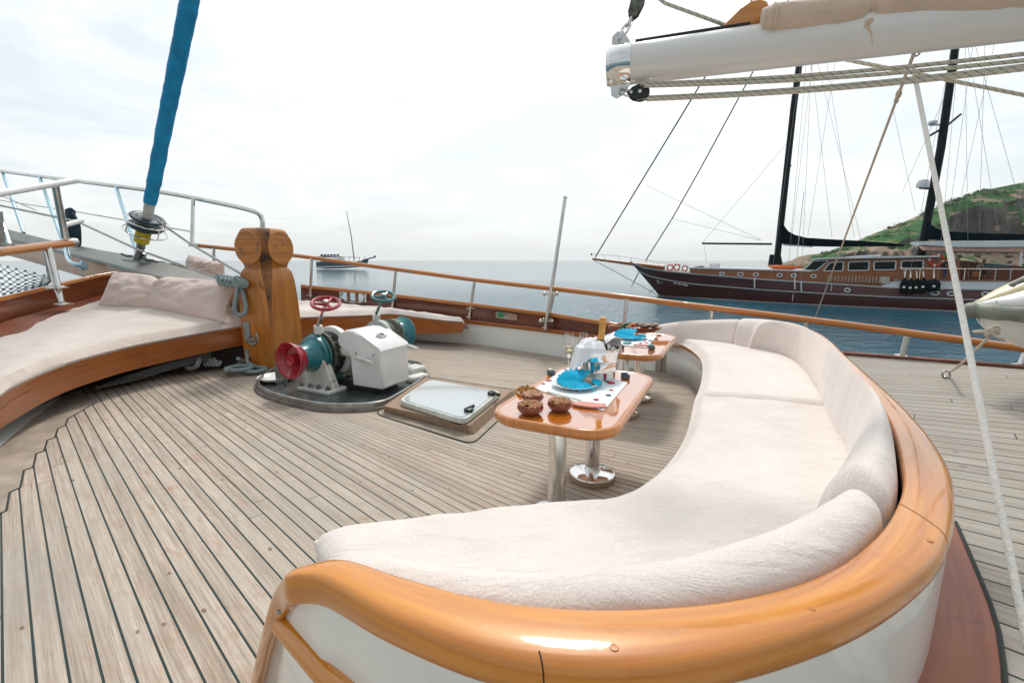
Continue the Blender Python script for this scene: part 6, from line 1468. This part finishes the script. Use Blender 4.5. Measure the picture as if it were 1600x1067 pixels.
# ------------------------------------------------------------ people aboard the gulet (far away)
SKIN = M('skin', (0.42, 0.23, 0.16), .6, var=.05); HAIR = M('dark hair', (0.015, 0.012, 0.01), .7)
def person(base, fwd, h, pose, shirt, trouser, label):
    t = thing('person', base, label, 'person'); up = V(0, 0, 1); rt = fwd.cross(up).normalized(); k = h / 1.75
    def p(x, y, z): return base + (rt * x + fwd * y + up * z) * k
    if pose == 'stand':
        hip, chest, neck, head = p(0, 0, .92), p(0, .02, 1.28), p(0, .03, 1.5), p(0, .06, 1.63)
        legs = [[p(s * .09, 0, .9), p(s * .11, .03, .48), p(s * .11, -.02, .08), p(s * .11, .12, .03)] for s in (-1, 1)]
        arms = [[p(s * .18, .02, 1.42), p(s * .24, .0, 1.14), p(s * .2, .18, .98), p(s * .19, .25, .96)] for s in (-1, 1)]
    else:
        hip, chest, neck, head = p(0, 0, .48), p(0, .16, .84), p(0, .26, 1.05), p(0, .36, 1.16)
        legs = [[p(s * .09, .02, .47), p(s * .12, .44, .5), p(s * .12, .44, .1), p(s * .12, .56, .03)] for s in (-1, 1)]
        arms = [[p(s * .18, .22, .98), p(s * .24, .3, .72), p(s * .16, .52, .72), p(s * .12, .6, .73)] for s in (-1, 1)]
    mb = MB(); mb.tube([hip - up * .05 * k, hip.lerp(chest, .5), chest, neck, neck.lerp(head, .5)], [.15 * k, .135 * k, .165 * k, .07 * k, .06 * k], 12); mb.ball(head, (.085 * k, .095 * k, .12 * k), 12, 10); mb.ball(head + fwd * .095 * k - up * .02 * k, .02 * k, 6, 4)
    for s in (-1, 1): mb.ball(head + rt * (s * .085 * k), (.02 * k, .02 * k, .03 * k), 6, 4)
    for L in legs: mb.tube(cr(L, 3), [.085 * k, .08 * k, .075 * k, .065 * k, .06 * k, .055 * k, .045 * k, .045 * k, .04 * k, .035 * k][:len(cr(L, 3))], 8)
    for L in arms:
        mb.tube(cr(L, 3), [.05 * k, .047 * k, .044 * k, .04 * k, .038 * k, .035 * k, .03 * k, .03 * k, .03 * k, .025 * k][:len(cr(L, 3))], 8)
        hd = L[-1]; dr = (L[-1] - L[-2]).normalized()
        for f_ in range(4): mb.tube([hd + rt * ((f_ - 1.5) * .018 * k), hd + dr * .07 * k + rt * ((f_ - 1.5) * .02 * k), hd + dr * .09 * k - up * .03 * k + rt * ((f_ - 1.5) * .02 * k)], .009 * k, 5)
        mb.tube([hd, hd + rt * .04 * k + dr * .02 * k], .01 * k, 5)
    o = mb.build('body', SKIN, t); m = o.modifiers.new('remesh', 'REMESH'); m.mode = 'VOXEL'; m.voxel_size = .016; m.use_smooth_shade = True
    mb = MB(); mb.tube([hip - up * .02 * k, hip.lerp(chest, .5), chest, neck - up * .04 * k], [.175 * k, .16 * k, .19 * k, .085 * k], 14)
    for L in arms: mb.tube([L[0], L[0].lerp(L[1], .7)], [.07 * k, .062 * k], 8)
    mb.build('shirt', shirt, t)
    mb = MB(); mb.tube([hip + up * .06 * k, hip - up * .08 * k], [.17 * k, .165 * k], 12)
    for L in legs: mb.tube(cr(L[:3], 4), [.105 * k, .1 * k, .095 * k, .088 * k, .08 * k, .075 * k, .07 * k, .066 * k, .06 * k], 8)
    mb.build('trousers', trouser, t)
    mb = MB(); mb.ball(head + up * .03 * k - fwd * .015 * k, (.095 * k, .10 * k, .105 * k), 10, 8); mb.build('hair', HAIR, t)
fl = G(1474, 436, .7)
person(fl, ga, 1.72, 'stand', M('black shirt', (0.012, 0.012, 0.015), .9), M('blue jeans', (0.03, 0.06, 0.13), .9), 'person in black shirt and blue jeans standing beside the gulet life ring')
person(G(1524, 432, 1.6), ga, 1.75, 'sit', M('grey beige shirt', (0.28, 0.25, 0.22), .9), M('dark shorts', (0.03, 0.035, 0.03), .9), 'person in grey shirt sitting bent over the table on the gulet')
mb = MB(); q = G(1524, 432, 1.6); mb.box(q + V(0, 0, .2), (.5, .5, .42), frame(ga, gn, V(0, 0, 1))); mb.build('stool', GWOOD, root)

# ------------------------------------------------------------ far small boat
YB = 215.0
def B(x, y, d=0.0): return aty(x, y, YB + d)
root = thing('motor_sailer', B(535, 419), 'small hazy blue grey motor sailer far off near the horizon', 'boat')
FB_ = M('far blue hull', (0.035, 0.09, 0.13), .5)
mb = MB(); st = [(494, 409, 419, 1.5), (510, 409, 420, 2.4), (535, 409.5, 419.5, 2.6), (555, 409, 418, 2.2), (568, 407, 416.5, 1.0), (576, 405.5, 411, .1)]
mb.loft([[B(x, t, -w_), B(x + (-1 if x > 560 else 0), b_, -w_ * .7), B(x + (-1 if x > 560 else 0), b_, w_ * .7), B(x, t, w_)] for x, t, b_, w_ in st], True); mb.build('hull', FB_, root)
mb = MB(); mb.prism([B(494, 416.5, -2.75), B(566, 414.5, -2.5), B(566, 416, -2.5), B(494, 418.5, -2.75)], V(0, .3, 0)); mb.build('stripe', GW, root, smooth=None)
mb = MB(); mb.prism([B(502, 404, -1.6), B(534, 404, -1.6), B(540, 410, -1.6), B(502, 410, -1.6)], V(0, 3.2, 0)); mb.build('cabin', M('pale cabin', (0.5, 0.52, 0.52), .5), root, smooth=None)
mb = MB(); mb.prism([B(491, 400.2, -2), B(534, 401.2, -2), B(535, 403, -2), B(491, 402, -2)], V(0, 4, 0))
for k in range(6): mb.tube([B(494 + 7.5 * k, 402, -1.5), B(494 + 7.5 * k, 409, -1.5)], .1, 4); mb.box(B(503 + 5 * k, 399, 0), (.9, 1, .9))
mb.build('awning', FB_, root, smooth=None)
mb = MB(); mb.tube([B(553.5, 406), B(549, 370), B(541.5, 330)], [.28, .22, .12], 6); mb.build('mast', M('far grey spar', (0.12, 0.16, 0.18), .5), root)
mb = MB(); mb.tube([B(566, 407), B(585, 402)], .3, 6); mb.ball(B(586, 401), .55); 
for k in range(4): mb.tube([B(545 + 8 * k, 408), B(546 + 8 * k, 401)], .1, 4)
mb.tube([B(541, 401), B(562, 403)], .08, 4); mb.build('bowsprit', FB_, root)
mb = MB(); mb.grid([[B(470, 417, 2), B(470, 418.5, -6)], [B(494, 417.5, 2), B(494, 421, -8)], [B(560, 417.5, 2), B(560, 420, -7)]])
mb.v = [V(p.x, p.y, SEA_Z + .03) for p in mb.v]

# ------------------------------------------------------------ headland
def hill_mat():
    m, nt, N, L, b = newmat('headland scrub and rock')
    g = N('ShaderNodeNewGeometry'); P = g.outputs['Position']
    sep = N('ShaderNodeSeparateXYZ'); L(P, sep.inputs[0]); sn = N('ShaderNodeSeparateXYZ'); L(g.outputs['Normal'], sn.inputs[0])
    mp = N('ShaderNodeMapping'); mp.inputs['Scale'].default_value = (.5, .5, 1.6); mp.inputs['Rotation'].default_value = (0, .35, 0); L(P, mp.inputs[0])
    v_ = nz(nt, .16, 7, mp.outputs[0], .62, .5); v2 = nz(nt, .9, 6, P, .65)
    soil = mixc(nt, v2, (0.27, 0.18, 0.125), (0.48, 0.36, 0.265))
    gr = mixc(nt, v2, (0.012, 0.075, 0.012), (0.04, 0.19, 0.03))
    c = mixc(nt, ramp(nt, v_, [(0.46, 0.0), (0.51, 1.0)]), soil, gr)
    rock = mixc(nt, nz(nt, .35, 9, P, .7), (0.03, 0.03, 0.03), (0.24, 0.205, 0.17))
    rk = N('ShaderNodeMapRange'); rk.inputs['From Min'].default_value = 0.60; rk.inputs['From Max'].default_value = 0.42; L(sn.outputs[2], rk.inputs['Value'])
    c = mixc(nt, rk.outputs[0], c, rock)
    L(c, b.inputs['Base Color']); b.inputs['Roughness'].default_value = .95
    bump(nt, b, nz(nt, .8, 8, P, .7), .9, 1.2)
    return m
prof = [(1205, 416), (1216, 414), (1226, 411), (1236, 407), (1248, 401), (1262, 398), (1285, 396), (1310, 390), (1350, 371), (1400, 352), (1440, 335), (1480, 316), (1530, 299), (1575, 290), (1600, 285), (1680, 266), (1800, 240), (1950, 215)]
PRr = []
for (a, b_) in zip(prof, prof[1:]):
    n = max(int((b_[0] - a[0]) / 3), 2)
    for k in range(n): PRr.append((lerp(a[0], b_[0], k / n), lerp(a[1], b_[1], k / n)))
PRr.append(prof[-1])
rows = []
NV = 46
for x, y in PRr:
    R = aty(x, y, 205); d = V(R.x, R.y, 0).normalized(); top = R.z; row = []
    cliff = min(max((x - 1225) / 90, 0), 1)
    for j in range(-6, NV):
        t = j / (NV - 1)
        if j < 0: row.append(R + d * (-j * 6) + V(0, 0, j * 2.2)); continue
        dist = 58 * t; z = top
        hgt = top - SEA_Z + 1.5
        # upper slope then cliff then shore
        tc = .06 if x < 1290 else lerp(.06, .5, min((x - 1290) / 60, 1)) if x < 1400 else lerp(.5, .24, min((x - 1400) / 110, 1)); fc = lerp(1, .52, tc / .55)
        f_ = lerp(1, fc, t / tc) if t < tc else (lerp(fc, fc * .3, (t - tc) / .16) if t < tc + .16 else lerp(fc * .3, 0, (t - tc - .16) / (.84 - tc)))
        p = R - d * dist; z = SEA_Z - 1.5 + hgt * f_
        n_ = noise.fractal(V(p.x * .05, p.y * .05, z * .08), 1.0, 2.0, 6) * 3.0 + noise.fractal(V(p.x * .25, p.y * .25, z * .3), 1.0, 2.0, 4) * 1.1
        amp = min(t * 6, 1) * (1.0 if hgt > 12 else hgt / 12); tt = 1 if t > tc - .03 else .5
        p = V(p.x, p.y, z + n_ * amp * .55 * tt) - d * (n_ * amp * (2.0 if t > tc else .4))
        row.append(p)
    rows.append(row)
mb = MB(); mb.grid(rows); tag(mb.build('headland', hill_mat(), smooth=60), kind='structure')
# scrub on the headland
mb = MB(); rnd = random.Random(11); mi_ = 0
for k in range(2600):
    i = rnd.randrange(len(rows)); j = 6 + int(abs(rnd.gauss(0, .20)) * NV)
    if PRr[i][0] < 1285 or j >= 6 + NV * (.52 if PRr[i][0] < 1400 else lerp(.5, .25, min((PRr[i][0] - 1400) / 110, 1))): continue
    p = rows[i][j]
    if p.z < 0: continue
    if noise.noise(V(p.x * .05, p.y * .05, p.z * .25)) < .03: continue
    s = rnd.uniform(.35, .95)
    for q in range(9):
        c = p + V(rnd.gauss(0, s * .7), rnd.gauss(0, s * .6), abs(rnd.gauss(.15, s * .42))); r1 = V(rnd.uniform(-1, 1), rnd.uniform(-1, 1), rnd.uniform(-.3, 1)).normalized(); r2 = r1.orthogonal().normalized(); r1 = r1.cross(r2); w_ = s * rnd.uniform(.25, .5)
        mb.add([c + r1 * w_, c + r2 * w_ * .7, c - r1 * w_, c - r2 * w_ * .7], [(0, 1, 2, 3)])
tag(mb.build('hill_scrub', M('green scrub leaves', (0.03, 0.16, 0.03), .8, var=.3, vs=.2), smooth=None), 'low green scrub covering the headland slope', 'scrub', kind='stuff')

HAZE = 0.0002
# ------------------------------------------------------------ sea air
hm = bpy.data.materials.new('haze air'); hm.use_nodes = True; nt = hm.node_tree; nt.nodes.remove(nt.nodes['Principled BSDF'])
pv = nt.nodes.new('ShaderNodeVolumePrincipled'); pv.inputs['Color'].default_value = (0.985, 0.995, 1.0, 1); pv.inputs['Anisotropy'].default_value = 0.75; pv.inputs['Density'].default_value = HAZE
nt.links.new(pv.outputs[0], nt.nodes['Material Output'].inputs['Volume'])
mb = MB(); mb.box((0, 1400, 32), (3600, 3200, 75)); o = mb.build('haze', hm, smooth=None); tag(o, kind='stuff')
